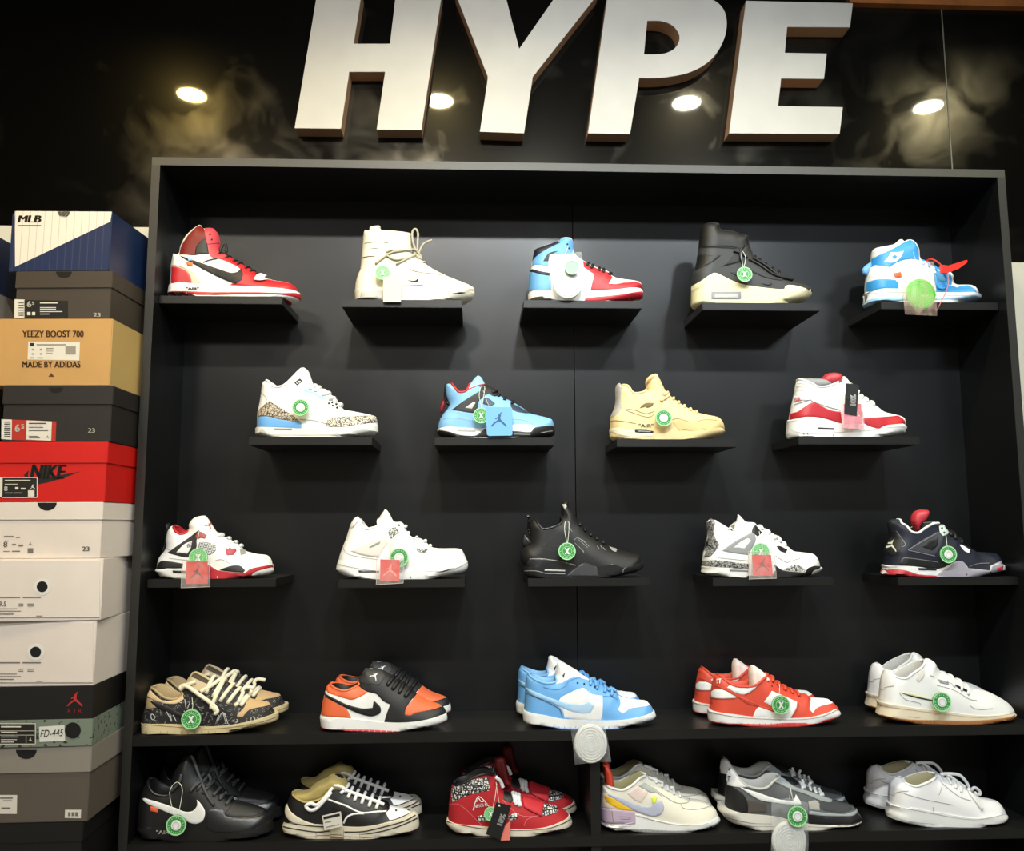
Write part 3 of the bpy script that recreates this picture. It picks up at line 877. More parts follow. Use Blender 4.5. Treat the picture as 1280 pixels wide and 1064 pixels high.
# 3 tan box
TAN = mat('#b98f55', .7, 'card')
b = SBox('plain tan cardboard shoe box with brown lettering and a white sticker', -8, 141, 398, 482, 3.5, TAN, z0=Zs[3], z1=Zs[2], depth=.33, side=mat('#b5985c', .7, 'card'))
BR2 = mat('#4a2c12', .7)
b.word('YEEZY BOOST 700', BR2, 28, 421.5, 77, 8.2, bold=.022)
b.word('MADE BY ADIDAS', BR2, 28, 459.5, 73, 8, bold=.022)
b.patch('size_sticker', PAPER, [(35.5, 427), (100, 428), (99, 450.5), (34.5, 449.5)])
b.lines(mat('#8a8478', .6), [(46, 430.2, 37, 1.6), (58, 435, 9, 1.4), (58, 438.5, 9, .8), (58, 441, 8, .8), (40, 436, 3, 2), (50, 436, 3, 2), (40, 441.5, 3, 2), (50, 441.5, 3, 2), (38, 446.6, 5, 1.4), (47, 446.6, 7, 1.4), (82, 433, 13, 10)])
b.lines(INK, [(37.5, 428.8, 5.5, 4)])
V = [(61.5, 471), (63.2, 468.8), (64.2, 471)], [(64.8, 471), (62.5+2, 467), (66.2, 467.0), (68, 471)]
b.patch('stripe_emblem', BR2, [(60.5, 471), (64.3, 466.2), (68, 471)])
# 4 dark box with red label
DBX = mat('#1d1916', .55, 'card')
b = SBox('black shoe box with red and white size label, on the bright red box', 4, 142, 484, 552, 5, DBX, .34, z0=Zs[4], z1=Zs[3])
b.disc('thumb_notch', DK, 70, 484.5, 9, 7, half=True)
RL = mat('#a8291c', .5)
b.patch('size_label', RL, [(15, 524.5), (70.5, 527), (69.5, 552), (15, 550)], True)
b.patch('barcode_label', PAPER, [(2, 524), (15, 524.6), (14.6, 549.8), (1.6, 548.8)], True)
b.lines(INK, [(5.2, 527+i*2.6, 8, 1.2) for i in range(8)], True)
b.patch('detail_label', PAPER, [(33.5, 525.6), (65, 527), (64, 551), (33, 549.7)], True, 2)
b.word('6', PAPER, 19, 540, 6, 9.5, True, .03); b.word('5', PAPER, 26.5, 536, 4, 5.5, True, .03)
b.lines(INK, [(36, 528.6, 22, 1.2), (36, 532, 16, .8), (36, 534, 18, .8), (36, 538, 24, .8), (36, 545, 12, .8), (36, 547, 14, .8)], True, 3)
b.emblem(INK, 59.5, 546.5, 4, 4.5, True, 3)
b.word('23', PAPER, 110, 541, 9, 5.5, True, .02)
# 5 red box
REDB = mat('#c4160f', .45, 'card')
b = SBox('bright red shoe box with black lettering and curved stripe on its front', -10, 135.5, 552, 627, 8, REDB, .36, z0=Zs[5], z1=Zs[4])
b.word('NIKE', INK, 37, 598.5, 47, 17.5, True, .045, .25)
b.patch('curved_stripe', INK, [(101, 589.5), (78, 598), (60, 603), (46, 606), (34, 603), (30, 594), (36, 588), (35, 596), (41, 600), (52, 598.5), (75, 594)], True, 1)
b.patch('size_label', INK, [(3.5, 597), (46.5, 598), (46, 622.5), (3, 621.5)], True, 2)
b.patch('barcode_label', PAPER, [(-4, 596.5), (3.7, 597), (3.3, 621.6), (-4, 621)], True, 2)
b.lines(PAPER, [(3.5, 596.6, 43, .9), (3, 621.6, 43.5, .9), (46, 597, .9, 25), (6, 600, 32, 1), (6, 605, 16, .8), (19, 609, 4, 3), (26, 610, 6, 2), (6, 616, 10, .8), (17, 616, 10, .8), (35, 613, 8, 8)], True, 3)
b.word('8', PAPER, 5.5, 614, 4.5, 6, True, .03, lay=3); b.emblem(PAPER, 41, 609, 7, 7, True, 3)
# 6 white box with lid
WB1 = mat('#dad0c7', .6, 'card')
b = SBox('white shoe box with a loose lid and half round notch, under the bright red box', -8, 129, 628.5, 698, 2, WB1, .32, z0=Zs[6], z1=Zs[5], yf=-.12)
b.disc('thumb_notch', DK, 59, 628.5, 12, 10, half=True)
GY = mat('#6b6660', .6)
b.word('23', GY, 103, 689, 9, 5.6, True, .02); b.word('8', GY, 4.5, 684, 5, 6.5, True, .01)
b.lines(GY, [(5, 670, 12, 1.2), (20, 671.5, 5, 1), (5, 676, 6, .8), (15, 680, 5, 1.5), (23, 681, 6, 2), (4, 689, 8, .9), (15, 688.5, 10, 1.4), (34.5, 685.5, 7, 6)], True)
b.emblem(GY, 38, 680, 5, 4.5, True)
# 7, 8 white boxes with ringed hole
for (yt, yb, rot, xr, k, hc, lab) in ((698, 775.5, -5, 129.5, 6, (53.5, 733.5), 'white shoe box with ringed finger hole, upper of the two alike'),
                             (775.5, 857, -1.5, 121, 7, (45.5, 815), 'white shoe box with ringed finger hole, lower of the two alike')):
    b = SBox(lab, -12, xr, yt, yb, rot, WB1, 0, z0=Zs[k+1], z1=Zs[k])
    b.patch('drawer_face', WB1, [(-11, yt+3), (xr-4.5, yt+3), (xr-4.5, yb-4), (-11, yb-4)], th=.0022)
    b.disc('hole_ring', mat('#d6d4ce', .4), hc[0], hc[1], 10.5, 10.5, lay=7)
    b.disc('finger_hole', DK, hc[0], hc[1], 6.8, 6.8, lay=8)
    b.lines(GY, [(0, hc[1]+12.5, 26, 1.5), (29, hc[1]+12.5, 23, 1.5), (24, hc[1]+21, 6, 1), (24, hc[1]+23.5, 6, 1), (35, hc[1]+21, 8, 1), (35, hc[1]+23.5, 8, 1), (0, hc[1]+27, 22, .9), (0, hc[1]+30, 27, .9), (0, hc[1]+33.5, 18, 1.2), (46, hc[1]+36, 8, 1)], lay=7)
    if k == 6: b.word('9.5', GY, 0, 758, 8.5, 6, lay=7)
# 9 black box with speckled drawer
b = SBox('black shoe box with red figure emblem and speckled grey-green drawer', -12, 118, 857, 932, -2, mat('#0f0d0c', .5), 0, z0=Zs[9], z1=Zs[8])
SPK = mat('#6f7a6c', .6, 'speckle')
xr_ = 115
dr = link('speckled_drawer', box(-b.w-.001, .0012, -.0012, b.depth, 0, b.h*.45, .0005), SPK, b.root)
REDE = mat('#b02a2e', .5)
b.emblem(REDE, 93.5, 875, 20, 20, lay=1)
b.word('A', REDE, 84, 891.5, 4.5, 5.5, lay=1); b.word('I', REDE, 92.5, 891.5, 1.2, 5.5, lay=1); b.word('R', REDE, 98, 891.5, 4.5, 5.5, lay=1)
b.disc('finger_hole', DK, 91.5, 913, 10, 10, lay=5)
b.patch('size_label', INK, [(0, 905), (44.5, 904.5), (44.5, 930), (0, 930)], lay=5)
b.lines(PAPER, [(0, 904, 45, .9), (0, 929.5, 45, .9), (44.5, 904, .9, 26), (2, 907.5, 25, 1.6), (2, 914.5, 20, 1), (0, 913.2, 44, .5), (2, 920.5, 22, 1), (2, 924, 20, .8), (0, 918.5, 44, .5), (2, 927, 16, .9), (33, 919, .7, 10)], lay=6)
b.emblem(PAPER, 38.5, 924.5, 5, 5, lay=6)
b.patch('handwritten_note', mat('#cfcfc6', .6), [(49.5, 908.5), (81, 906.5), (82, 926), (50, 927.5)], lay=5)
b.word('FD-445', INK, 51, 921.5, 29, 9, bold=0, shear=.25, lay=6, rise=-1.5)
# 10 grey box
GRB = mat('#857f75', .6, 'card'); GRD = mat('#564e45', .6, 'card')
b = SBox('grey shoe box with lighter lid and two small white stickers, on the bottom black box', -12, 115, 933, 1027, -1, GRD, .35, GRB, z0=Zs[10], z1=Zs[9])
b.disc('thumb_notch', DK, 33, 937.5, 13, 11.5, half=True)
b.patch('price_sticker', PAPER, [(81.5, 1012.5), (101.5, 1012.5), (101, 1023), (81, 1022.5)], True)
b.lines(GY, [(85, 1015.5, 3, 5), (89.5, 1015.5, 3.5, 5), (94, 1015.5, 3.5, 5)], True)
b.patch('size_sticker', PAPER, [(-4, 994), (21.5, 994), (21, 1017.5), (-4, 1017.5)], True)
b.lines(GY, [(0, 997, 16, 1.6), (4, 1000.5, 11, .8), (2, 1009.5, 11, 1.8)], True)
# 11 bottom black box
b = SBox('black shoe box with a tiny white emblem, lowest of the stack in view', -14, 104.5, 1028, 1100, -2, mat('#0b0a0a', .5, 'card'), .34, z0=Zs[11], z1=Zs[10])
b.emblem(PAPER, 101, 1042, 5.5, 6, True)
link('base_plinth', box(at_y(-420, 900, -.12)[0], ox0-.01, -.10, .2, 0, Zs[11]-.0005, .003), BLK)
tag(bpy.data.objects['base_plinth'], 'low black plinth carrying the stacked shoe boxes', 'plinth')
# neighbouring stack, cut by the left edge of the photograph
z_a = at_y(0, 293.5, -.02)[1]
b = SBox('navy shoe box cut off by the left edge, beside the white and navy striped box', -150, -24, 283, 357, 3, NAVY, side=mat('#122549', .4), group='shoe boxes at the left edge')
za = b.Z0
b = SBox('grey shoe box cut off by the left edge, under the navy one', -152, -22, 357, 420, 2, mat('#8a8780', .6, 'card'), z1=za, group='shoe boxes at the left edge')
zbx = b.Z0
o = link('storage_case', box(at_y(-160, 357, -.12)[0], at_y(-30, 357, -.12)[0], -.10, .2, Zs[11], zbx-.0005, .003), BLK)
tag(o, 'black storage case under the shoe boxes at the left edge', 'case')

# ------------------------------------------------------------------ colours used on the shoes
W = mat('#e2e3e1', .5); OW = mat('#d8d4c4', .7); CREAM = mat('#dbd5ad', .6); SOLEC = mat('#d8cfae', .55); SOLEW = mat('#dddcd6', .5)
RED = mat('#b01f2a', .5); RED2 = mat('#b5303a', .5); DRED = mat('#6f0d10', .6); PINKR = mat('#c8424f', .55)
BK = mat('#0d0d0e', .55); BK2 = mat('#1a1b1d', .6); DG = mat('#2c2d2f', .6); GR = mat('#8a8b8c', .6); LG = mat('#b4b3ae', .6)
BLUE = mat('#639fd6', .55); SKY = mat('#78acdb', .6); SKY2 = mat('#93bddf', .6); CYAN = mat('#3590cf', .5); NVY = mat('#101527', .6)
TANS = mat('#dbc491', .7); TAN2 = mat('#d0b17c', .7); TANG = mat('#a8a39c', .6); ORG = mat('#d9653a', .55); ORD = mat('#cb4630', .55)
SEAM = mat('#8d8c88', .7); SEAMD = mat('#6a5d48', .7); ELE = mat('#b9ab95', .6, 'print'); ELEG = mat('#8f8f8f', .6, 'print')
MESHW = mat('#c9ccd0', .6, 'mesh'); GRN = mat('#2f8f3c', .5)

S64 = lambda x, y: (x, y, 6.4)
S61 = lambda x, y: (x, y, 6.095)
YC = .080; YP = .047                                # centre line of single shoes and of front shoes of a pair
def shoe(name, label, org, key, W_=.046, yc=None, cat='sneaker', group=None):
    z = SH[key] if key in SH else key
    return Shoe(name, label, cat, org, yc or (YC if key in SH else YP), z, W_ if key in SH else min(W_, .041), group=group)
def eyelets(s, m, spec, r=9, base='u', layer=2, name='eyelet'):
    for x, y in parse(spec)[0]:
        s.over(name, m, '', base, layer, False, False, raw=[(x+r*math.cos(a), y+r*math.sin(a)) for a in np.linspace(0, 2*PI, 9)[:8]])
def rules(s, m, spec, w=4, base='u', layer=2, name='seam', far=True):
    """thin stitched lines drawn through the points; ; separates"""
    for c in spec.split(';'):
        p, _ = parse(c)
        if len(p) < 2: continue
        p = smooth_path(p, 4); L = []; R2 = []
        for i in range(len(p)):
            t = np.array(p[min(i+1, len(p)-1)])-np.array(p[max(i-1, 0)]); t = t/(np.linalg.norm(t)+1e-9)
            n = np.array([-t[1], t[0]])*w/2; L.append(tuple(np.array(p[i])+n)); R2.append(tuple(np.array(p[i])-n))
        s.over(name, m, '', base, layer, far, False, raw=L+R2[::-1])

# row 1 ---------------------------------------------------------------
s = shoe('high_top_sneaker', 'red, white and black high top sneaker with a folded red ankle collar', S64(195, 265), '11')
s.sole('92,600 108,575 300,572 600,590 850,600 1000,612 1130,634 / 1142,668 1137,700 1100,716 1040,712 1000,705 700,690 400,690 90,690', W, RED)
s.upper('108,600 116,520 118,440 134,350 150,340 180,342 190,285 240,192 340,108 372,135 450,140 485,190 495,250 500,325 560,352 600,372 640,400 700,430 780,480 830,520 930,548 1060,572 1105,605 1120,640', W, rh=.03)
s.over('outsole', RED, '88,652 400,652 700,656 1000,662 1145,664 1145,720 90,720', 'm')
s.over('collar_flap', DRED, '172,342 186,285 240,190 340,106 385,150 395,205 345,240 320,270 298,348', layer=1)
s.over('collar_opening', BK, '298,345 312,275 345,240 390,200 402,270 412,334', layer=2)
s.over('collar_front', PINKR, '378,130 450,138 488,190 497,250 502,330 560,352 520,372 440,364 412,334 400,270 385,200', layer=3)
eyelets(s, BK, '417,183 432,222', 8, layer=4)
rules(s, DRED, '395,260 440,255 488,250', 5, layer=4)
s.over('heel_counter', RED, '112,436 170,442 230,472 262,520 276,578 110,578', layer=1)
s.over('heel_strap', mat('#cbbfae', .6), '128,420 220,436 288,480 322,530 372,584 276,578 262,515 225,462 165,435 120,430', layer=2)
s.over('forefoot_panel', RED, '440,366 502,328 560,350 600,372 640,400 700,430 780,478 830,520 930,548 1060,572 1108,605 1125,645 860,602 570,588 612,568 662,545 678,500 655,450 600,418 530,388 480,372', layer=2)
s.over('curved_stripe', BK2, '178,350 262,376 350,408 480,452 590,488 640,482 672,452 684,500 676,545 630,578 570,556 480,516 380,465 280,408 218,374', layer=3, label='charcoal curved stripe')
rules(s, BK2, '368,404 420,384 482,374', 9, layer=3)
s.over('side_tab', ORG, '232,404 286,400 282,432 242,428', far=False, layer=4, label='small orange tab')
s.over('stripe_clip', SKY2, '244,370 282,368 288,388 250,392', far=False, layer=4)
s.bars(BK, '482,345 545,370 600,402 635,425 695,455 735,478 775,500', r=.0028, cords='500,330 540,250 556,300 552,350')
s.over('lace_bow', W, '770,555 790,520 830,502 862,520 858,548 880,555 820,562', layer=4, th=.002)
s.word('"AIR"', BK, 230, 632, 104, 28, 'm', bold=.03)

s = shoe('high_top_sneaker', 'off-white tall boot sneaker tied with grey cord laces', S64(420, 270), '12')
s.sole('150,600 400,600 700,640 1000,628 1108,600 / 1112,630 1090,655 1000,692 850,700 600,702 152,702', OW)
s.upper('152,620 160,540 175,480 196,430 205,340 212,270 226,126 266,124 272,95 330,82 356,86 366,116 470,122 590,140 602,170 606,260 620,320 690,358 750,410 860,470 960,512 1060,552 1104,580 1108,610', OW, rh=.034, shrink=.12)
s.over('sole_window', LG, '203,608 376,592 376,700 203,700', 'm'); s.over('window_upper', LG, '203,606 376,590 376,640 203,640', 'u', 1)
s.over('curved_stripe', BK, '562,512 632,516 655,498 662,515 648,530 600,524', far=False)
rules(s, SEAMD, '214,332 260,324 312,322', 6)
rules(s, SEAM, '230,218 330,206 420,215; 280,262 340,256; 590,400 600,430 680,452 780,462 850,474; 206,232 214,180 222,150; 590,150 600,180 602,230; 500,560 700,552', 5)
s.bars(mat('#a9a48f', .8), '690,372 655,345', r=.0026, cords='405,290 450,275 560,275 640,282; 315,385 400,320 460,290 540,278; 410,320 470,350 530,346 600,330 640,300; 480,388 560,350 640,318 680,350; 640,285 614,200 612,130 636,106 656,140 654,200 652,285; 660,305 690,240 722,212 770,195; 640,270 660,300 680,330 640,330')

s = shoe('high_top_sneaker', 'high top sneaker with sky blue ankle, white middle and red toe', S64(635, 280), '13')
s.sole('160,560 180,535 350,535 700,532 1000,522 1072,518 / 1080,545 1078,590 1040,612 950,630 620,640 160,640', W, RED)
s.upper('166,560 168,480 170,400 184,360 190,320 202,280 214,215 300,174 400,140 430,114 480,110 512,125 526,170 532,240 595,292 640,320 720,358 800,385 838,425 900,442 1000,455 1050,468 1070,495 1074,525', W, rh=.03)
s.over('outsole', RED, '620,606 700,596 850,580 960,560 1085,546 1085,600 950,640 610,640', 'm')
s.over('ankle_panel', BLUE, '190,340 205,280 240,240 330,195 430,112 510,120 530,175 534,245 430,240 340,240 325,300 325,345', layer=1)
s.over('collar_lining', NVY, '198,290 212,212 300,172 400,136 418,150 330,192 262,232 225,262', layer=2)
eyelets(s, NVY, '474,162 488,195', 8, layer=2)
s.over('wing_emblem', BK, '282,300 318,240 360,222 408,216 360,236 330,262 322,298', layer=2, far=False)
s.over('heel_counter', BLUE, '164,540 170,392 250,398 336,415 350,475 345,538', layer=1)
s.over('heel_stripe', NVY, '178,370 250,375 336,390 336,415 250,400 180,386', layer=2)
s.over('forefoot_panel', RED, '598,290 640,318 720,356 800,384 838,425 806,478 860,482 940,466 1000,458 1055,470 1078,500 1078,525 780,534 660,528 690,405 640,370 605,345', layer=1)
s.over('toe_box', W, '838,430 900,440 1000,455 985,466 900,472 850,482 808,476', layer=2)
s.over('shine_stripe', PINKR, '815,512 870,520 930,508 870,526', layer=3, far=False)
s.bars(BK, '628,335 662,358 725,378 762,392 800,402', r=.0036)

s = shoe('high_top_sneaker', 'black high top sneaker with a tall sock collar and thick cream sole', S64(840, 265), '14')
s.sole('160,600 200,600 400,600 700,640 920,640 1000,640 1095,636 / 1118,660 1090,700 980,735 850,752 550,758 240,762 170,755', CREAM)
s.upper('160,640 160,520 170,480 195,420 212,300 222,200 236,125 270,95 340,90 376,104 386,145 480,155 540,178 600,195 612,260 645,350 700,395 800,460 900,520 960,552 1060,585 1105,615 1118,645', DG, rh=.034, shrink=.12)
s.over('sole_wrap', CREAM, '156,600 230,556 300,505 340,488 380,500 470,545 560,578 700,602 850,618 896,618 905,598 930,586 1000,594 1060,612 1092,632 1110,610 1125,660 1000,700 160,700', layer=3)
s.over('sock_collar', BK, '205,290 236,120 270,92 376,100 390,145 480,152 605,190 615,260 640,345 560,320 520,288 400,278 300,280', layer=1)
s.over('side_cutout', BK, '205,350 300,346 390,345 340,390 270,430 190,465', layer=2)
s.over('side_cutout', BK, '392,438 440,380 498,310 545,335 545,400 480,418', layer=2)
s.over('eyestay', BK2, '540,330 610,260 650,350 800,460 900,522 880,550 760,530 640,480 560,430', layer=2)
s.over('side_cutout', BK, '465,484 530,455 560,480 540,530 500,505', layer=2)
s.over('curved_stripe', BK, '708,566 770,575 795,560 800,576 780,588 740,582', layer=2, far=False)
s.over('sole_window', GR, '314,640 550,640 550,712 314,712', 'u', 5); s.over('sole_window', GR, '314,640 550,640 550,712 314,712', 'm', 2); s.over('window_core', LG, '340,655 525,655 525,700 340,700', 'm', 3)
rules(s, BK2, '215,285 350,282 520,292', 5, layer=3)
s.bars(BK, '650,380 690,410 740,445 800,480 850,510', r=.003, cords='570,270 545,310 545,370 565,410; 610,380 700,430 800,500 900,535; 640,370 740,430 860,520 960,548; 490,315 540,330 600,370')

s = shoe('high_top_sneaker', 'bright blue and white high top sneaker with a red zip tie', S64(1060, 280), '15')
s.sole('146,545 180,532 420,520 700,548 950,552 1032,556 / 1052,590 1050,612 900,640 700,642 440,642 148,645', W)
s.upper('152,560 148,500 152,440 165,360 188,345 192,260 202,205 260,185 360,165 412,125 440,142 482,126 528,150 560,210 570,290 640,330 700,365 790,385 826,430 830,484 960,490 1005,515 1030,560', W, rh=.03)
s.over('outsole', SKY2, '140,622 440,606 700,604 1060,606 1060,650 140,660', 'm')
rules(s, LG, '150,562 420,548 700,572 1040,580', 4, 'm')
s.over('ankle_panel', CYAN, '184,345 192,278 330,212 470,136 500,126 545,158 568,220 572,290 500,280 410,300 332,346', layer=1)
s.over('heel_counter', CYAN, '146,470 230,444 380,446 404,480 402,522 250,520 152,540', layer=1)
s.over('wing_emblem', W, '288,304 326,256 336,226 392,228 446,216 424,262 386,300 340,310', layer=2, far=False)
s.over('wing_emblem_ball', CYAN, '350,262 372,246 392,262 372,284', layer=3, far=False)
s.over('toe_guard', CYAN, '700,365 795,384 832,440 828,492 870,508 900,492 960,488 1010,515 1036,560 700,546', layer=1)
rules(s, W, '780,480 850,500 870,505', 5, layer=2)
s.over('side_tab', ORG, '362,395 420,385 428,425 372,425', layer=3, far=False, label='small orange tab')
s.inner('pull_tab', BLUE, '182,300 130,340 112,370 120,400 150,412 188,350', .008, .006)
s.bars(CYAN, '600,330 650,352 700,375 750,390', r=.003, cords='690,400 710,500 740,518 770,510 790,440 760,400')

# row 2 ---------------------------------------------------------------
s = shoe('mid_top_sneaker', 'white sneaker with grey cracked print and a light blue heel', S64(300, 440), '21')
s.sole('128,612 200,602 490,612 700,612 900,592 1090,566 / 1106,600 1104,640 1040,660 1000,664 800,682 400,682 180,680 128,662', SOLEW)
s.upper('140,610 142,540 146,480 160,410 172,330 182,252 212,234 | 240,246 262,278 320,280 370,256 440,192 | 510,134 540,145 560,180 582,245 600,272 640,290 690,300 712,335 742,352 760,395 800,415 832,462 900,474 1070,510 1092,540 1100,575', W, collar=W)
s.over('heel_print', ELE, '144,520 152,470 185,430 232,392 300,430 380,480 440,520 492,566 400,552 300,535 220,515', layer=2)
s.over('heel_panel', BLUE, '134,606 142,518 220,514 320,534 492,568 492,612 320,608 200,602', layer=1)
s.over('toe_print', mat('#cbc4b6', .6, 'print'), '686,576 700,545 760,522 900,514 1070,510 1094,545 1090,562 1000,580 900,594 760,602 700,594', layer=2)
s.over('eyestay', SKY2, '500,300 545,290 610,328 688,370 665,386 580,340 515,318', layer=1, label='pale blue eyestay')
s.over('side_label', BK, '434,246 480,210 500,236 456,268', layer=2, far=False); rules(s, W, '450,248 464,256; 462,238 484,236', 5, layer=3, far=False)
rules(s, SEAM, '172,326 210,365 215,390; 480,540 600,550 690,575; 240,280 262,300', 4)
eyelets(s, BK, '710,412 742,430 775,446 736,405 768,418', 9)
s.over('sole_window', GR, '275,610 416,612 416,628 275,626', 'm', far=True)
rules(s, LG, '160,640 185,625 210,655; 200,664 700,664 1100,640', 4, 'm')
s.bars(W, '560,300 602,320 650,345 700,372 745,398 780,425', r=.0048)

s = shoe('mid_top_sneaker', 'sky blue sneaker with black wing panels and a red collar', S64(530, 450), '22')
s.sole('106,560 130,535 270,540 460,550 700,518 860,520 900,538 1038,524 / 1046,570 1045,602 1000,625 900,632 500,632 150,625 108,590', W)
s.upper('112,560 120,500 150,440 200,370 180,300 175,205 215,193 | 240,215 280,258 340,248 | 372,188 424,128 456,140 494,198 560,228 600,282 700,332 800,392 850,428 1000,466 1032,495 1040,545', SKY, collar=RED, lining=DRED)
s.over('outsole', BK, '104,566 200,578 290,606 410,612 462,575 495,548 505,600 700,572 850,582 890,540 1050,526 1050,640 104,640', 'm')
s.over('sole_window', LG, '268,555 416,558 410,580 272,576', 'm')
rules(s, GR, '930,590 1030,570; 720,600 850,605', 5, 'm', 2)
s.over('wing_panel', BK2, '218,402 320,325 460,240 530,262 470,300 432,345 432,418 380,424', layer=1)
s.over('wing_window', LG, '330,382 400,332 412,345 382,392', layer=2)
s.over('mesh_panel', mat('#3f5a78', .6, 'mesh'), '478,302 520,308 570,350 540,372 470,352', layer=1)
s.over('lace_guard', BK2, '445,210 490,196 560,228 600,284 560,290 500,262 460,270', layer=2)
s.over('mesh_panel', mat('#2b4158', .6, 'mesh'), '690,345 760,372 850,428 800,425 740,415 700,390', layer=1)
rules(s, SKY2, '130,470 260,462 400,490; 200,372 240,410 400,440; 700,470 800,480 900,520', 4)
s.over('tongue', SKY2, '345,225 372,186 424,126 458,138 490,196 430,205 360,240', layer=1)
rules(s, RED, '350,238 430,205 490,192', 7, layer=2)
s.inner('heel_tab', BK, '165,190 178,215 186,320 208,356 186,365 158,300', .016, .004)
s.inner('pull_tab', DRED, '150,308 172,355 152,410 128,428 126,380', .012, .005)
s.bars(BK, '540,262 588,292 640,322 700,352', r=.0036)

s = shoe('mid_top_sneaker', 'plain tan suede sneaker with a grey heel tab', S64(740, 450), '23')
s.sole('142,560 160,540 340,545 500,572 720,570 900,565 1052,540 / 1060,575 1050,600 1000,620 930,640 500,644 200,642 148,622', TANS)
s.upper('146,560 146,500 152,450 180,380 190,320 190,222 214,186 236,205 | 290,210 330,265 400,262 | 430,240 428,170 460,128 512,110 540,152 588,250 640,300 720,360 820,412 900,436 1008,460 1048,510 1058,560', TANS, collar=TANS)
s.over('midsole_panel', mat('#d9cfb4', .6), '142,556 250,550 490,574 490,622 300,622 200,602 142,580', 'm')
s.over('sole_window', BK2, '340,560 440,562 492,572 490,588 400,588 344,582', 'm', 2); s.over('window_bar', GR, '370,568 470,573 466,582 372,578', 'm', 3)
s.over('heel_tab', TANG, '188,225 214,186 236,205 230,300 240,385 195,440 148,468 158,400 186,330', layer=1, label='grey plastic heel tab')
s.over('eyelet_cutout', mat('#6b5a3c', .7), '378,388 410,355 440,343 494,344 480,370 440,385 430,372', layer=2)
s.over('toe_cap', TAN2, '640,500 700,470 800,490 860,480 1000,462 1050,520 1058,560 900,575 700,575', layer=1)
rules(s, SEAMD, '270,395 340,400 430,430 500,410; 270,402 440,458 500,430; 640,480 690,470 780,500; 840,495 900,480 1000,485; 720,560 850,572 910,560 880,550; 150,490 350,510', 4, layer=2)
s.over('tongue_inner', mat('#9f8350', .8), '434,205 450,160 504,124 488,150 455,185', layer=2)
rules(s, BK, '720,612 720,632', 5, 'm', 2)
s.bars(mat('#e0c590', .7), '600,290 645,320 690,350 740,382 790,408 840,430', r=.003, cords='560,265 580,280 605,255; 545,330 580,310 610,290')
s.word('"AIR"', BK, 372, 540, 118, 28, 'u')

s = shoe('mid_top_sneaker', 'white sneaker with a curved red mudguard, tagged in black', S64(960, 450), '24')
s.sole('162,500 180,475 300,452 400,462 480,480 600,520 760,520 880,552 940,525 1040,515 1092,512 / 1098,545 1095,585 1050,602 900,615 600,620 380,620 200,618 165,590', W)
s.upper('172,520 180,440 192,370 214,262 222,200 238,162 | 290,162 350,190 400,216 470,216 | 560,176 600,130 640,170 700,250 730,292 780,322 860,372 920,415 1040,445 1080,470 1094,520', W, lining=GR, collar=W)
s.inner('heel_lining', GR, '240,150 330,148 460,158 508,195 470,230 380,236 260,200', .02, .01)
s.inner('tongue', RED2, '425,155 460,115 520,102 572,112 590,150 560,190 480,210 440,190', .022, .012)
s.over('mudguard', RED, '176,482 182,430 240,412 300,370 345,342 390,345 430,370 500,402 582,416 590,508 500,482 400,460 300,455', layer=2)
s.over('mudguard', RED, '760,462 900,458 1040,446 1084,475 1096,514 1000,522 930,528 885,556 860,548 800,525 760,500', layer=2)
rules(s, GR, '215,358 340,318 350,330 460,370 580,402; 212,330 280,320 330,322', 6, layer=3)
rules(s, LG, '235,190 300,196; 228,215 300,222; 222,240 290,245', 4)
s.word('AIR', RED2, 212, 330, 56, 30, 'u', 3)
s.over('sole_window', BK2, '402,540 530,546 530,562 402,558', 'm')
rules(s, LG, '170,560 300,590 500,585 880,560; 940,545 1095,535', 4, 'm')
rules(s, BK, '522,600 522,612; 280,585 290,600; 310,588 320,600', 5, 'm')
s.bars(W, '700,270 745,305 790,335 840,365', r=.0048)

# row 3 ---------------------------------------------------------------
s = shoe('mid_top_sneaker', 'white sneaker with black wings and a red sole edge, red collar', S64(175, 620), '31')
s.sole('124,595 135,578 340,582 540,548 620,598 830,620 880,585 1055,548 / 1064,575 1058,605 1010,640 880,662 600,672 200,672 140,655', SOLEW)
s.upper('138,600 146,545 160,490 212,420 210,360 222,290 240,256 270,240 | 300,302 350,302 | 394,270 392,225 430,176 500,158 530,170 572,232 612,290 660,296 650,320 700,340 800,398 832,436 930,464 1010,474 1045,510 1058,565', W, collar=RED, lining=RED)
s.over('collar_lining', RED, '268,242 300,248 345,292 352,304 312,318 285,290', layer=2)
s.over('wing_panel', BK2, '214,456 300,395 468,272 482,300 450,350 448,412 402,492 350,492', layer=1)
s.over('wing_window', W, '288,452 350,388 412,362 402,420 375,462', layer=2); s.over('wing_window_mesh', MESHW, '370,395 385,380 412,362 404,410 375,415', layer=3)
s.over('mesh_panel', MESHW, '470,368 540,372 606,402 604,440 560,472 470,470 455,430', layer=1)
s.over('lace_guard', mat('#9a3f42', .5), '438,330 455,300 485,286 532,318 515,345 480,335 460,350', layer=2)
s.over('lace_ornament', mat('#a8384a', .5), '678,412 700,428 714,412 730,430 758,420 768,440 745,472 690,475', layer=2, label='dark red winged lace holder')
s.over('lace_holder', GR, '790,432 822,425 850,462 800,478', layer=2)
s.over('heel_panel', BK2, '130,585 142,545 175,520 240,525 342,542 336,588', layer=2)
s.over('outsole', RED2, '540,546 620,594 830,620 880,585 1060,545 1062,572 960,598 905,620 888,650 885,690 540,690 520,620', 'm')
s.over('sole_panel', BK2, '630,598 680,575 740,558 800,562 838,600 822,622 720,612', 'u', 2); s.over('sole_panel', BK2, '630,598 740,600 838,606 822,622 720,612', 'm', 2)
s.over('sole_window', BK2, '256,600 360,605 362,626 262,622', 'm', 2)
rules(s, W, '615,650 615,668; 822,645 822,660', 5, 'm', 2)
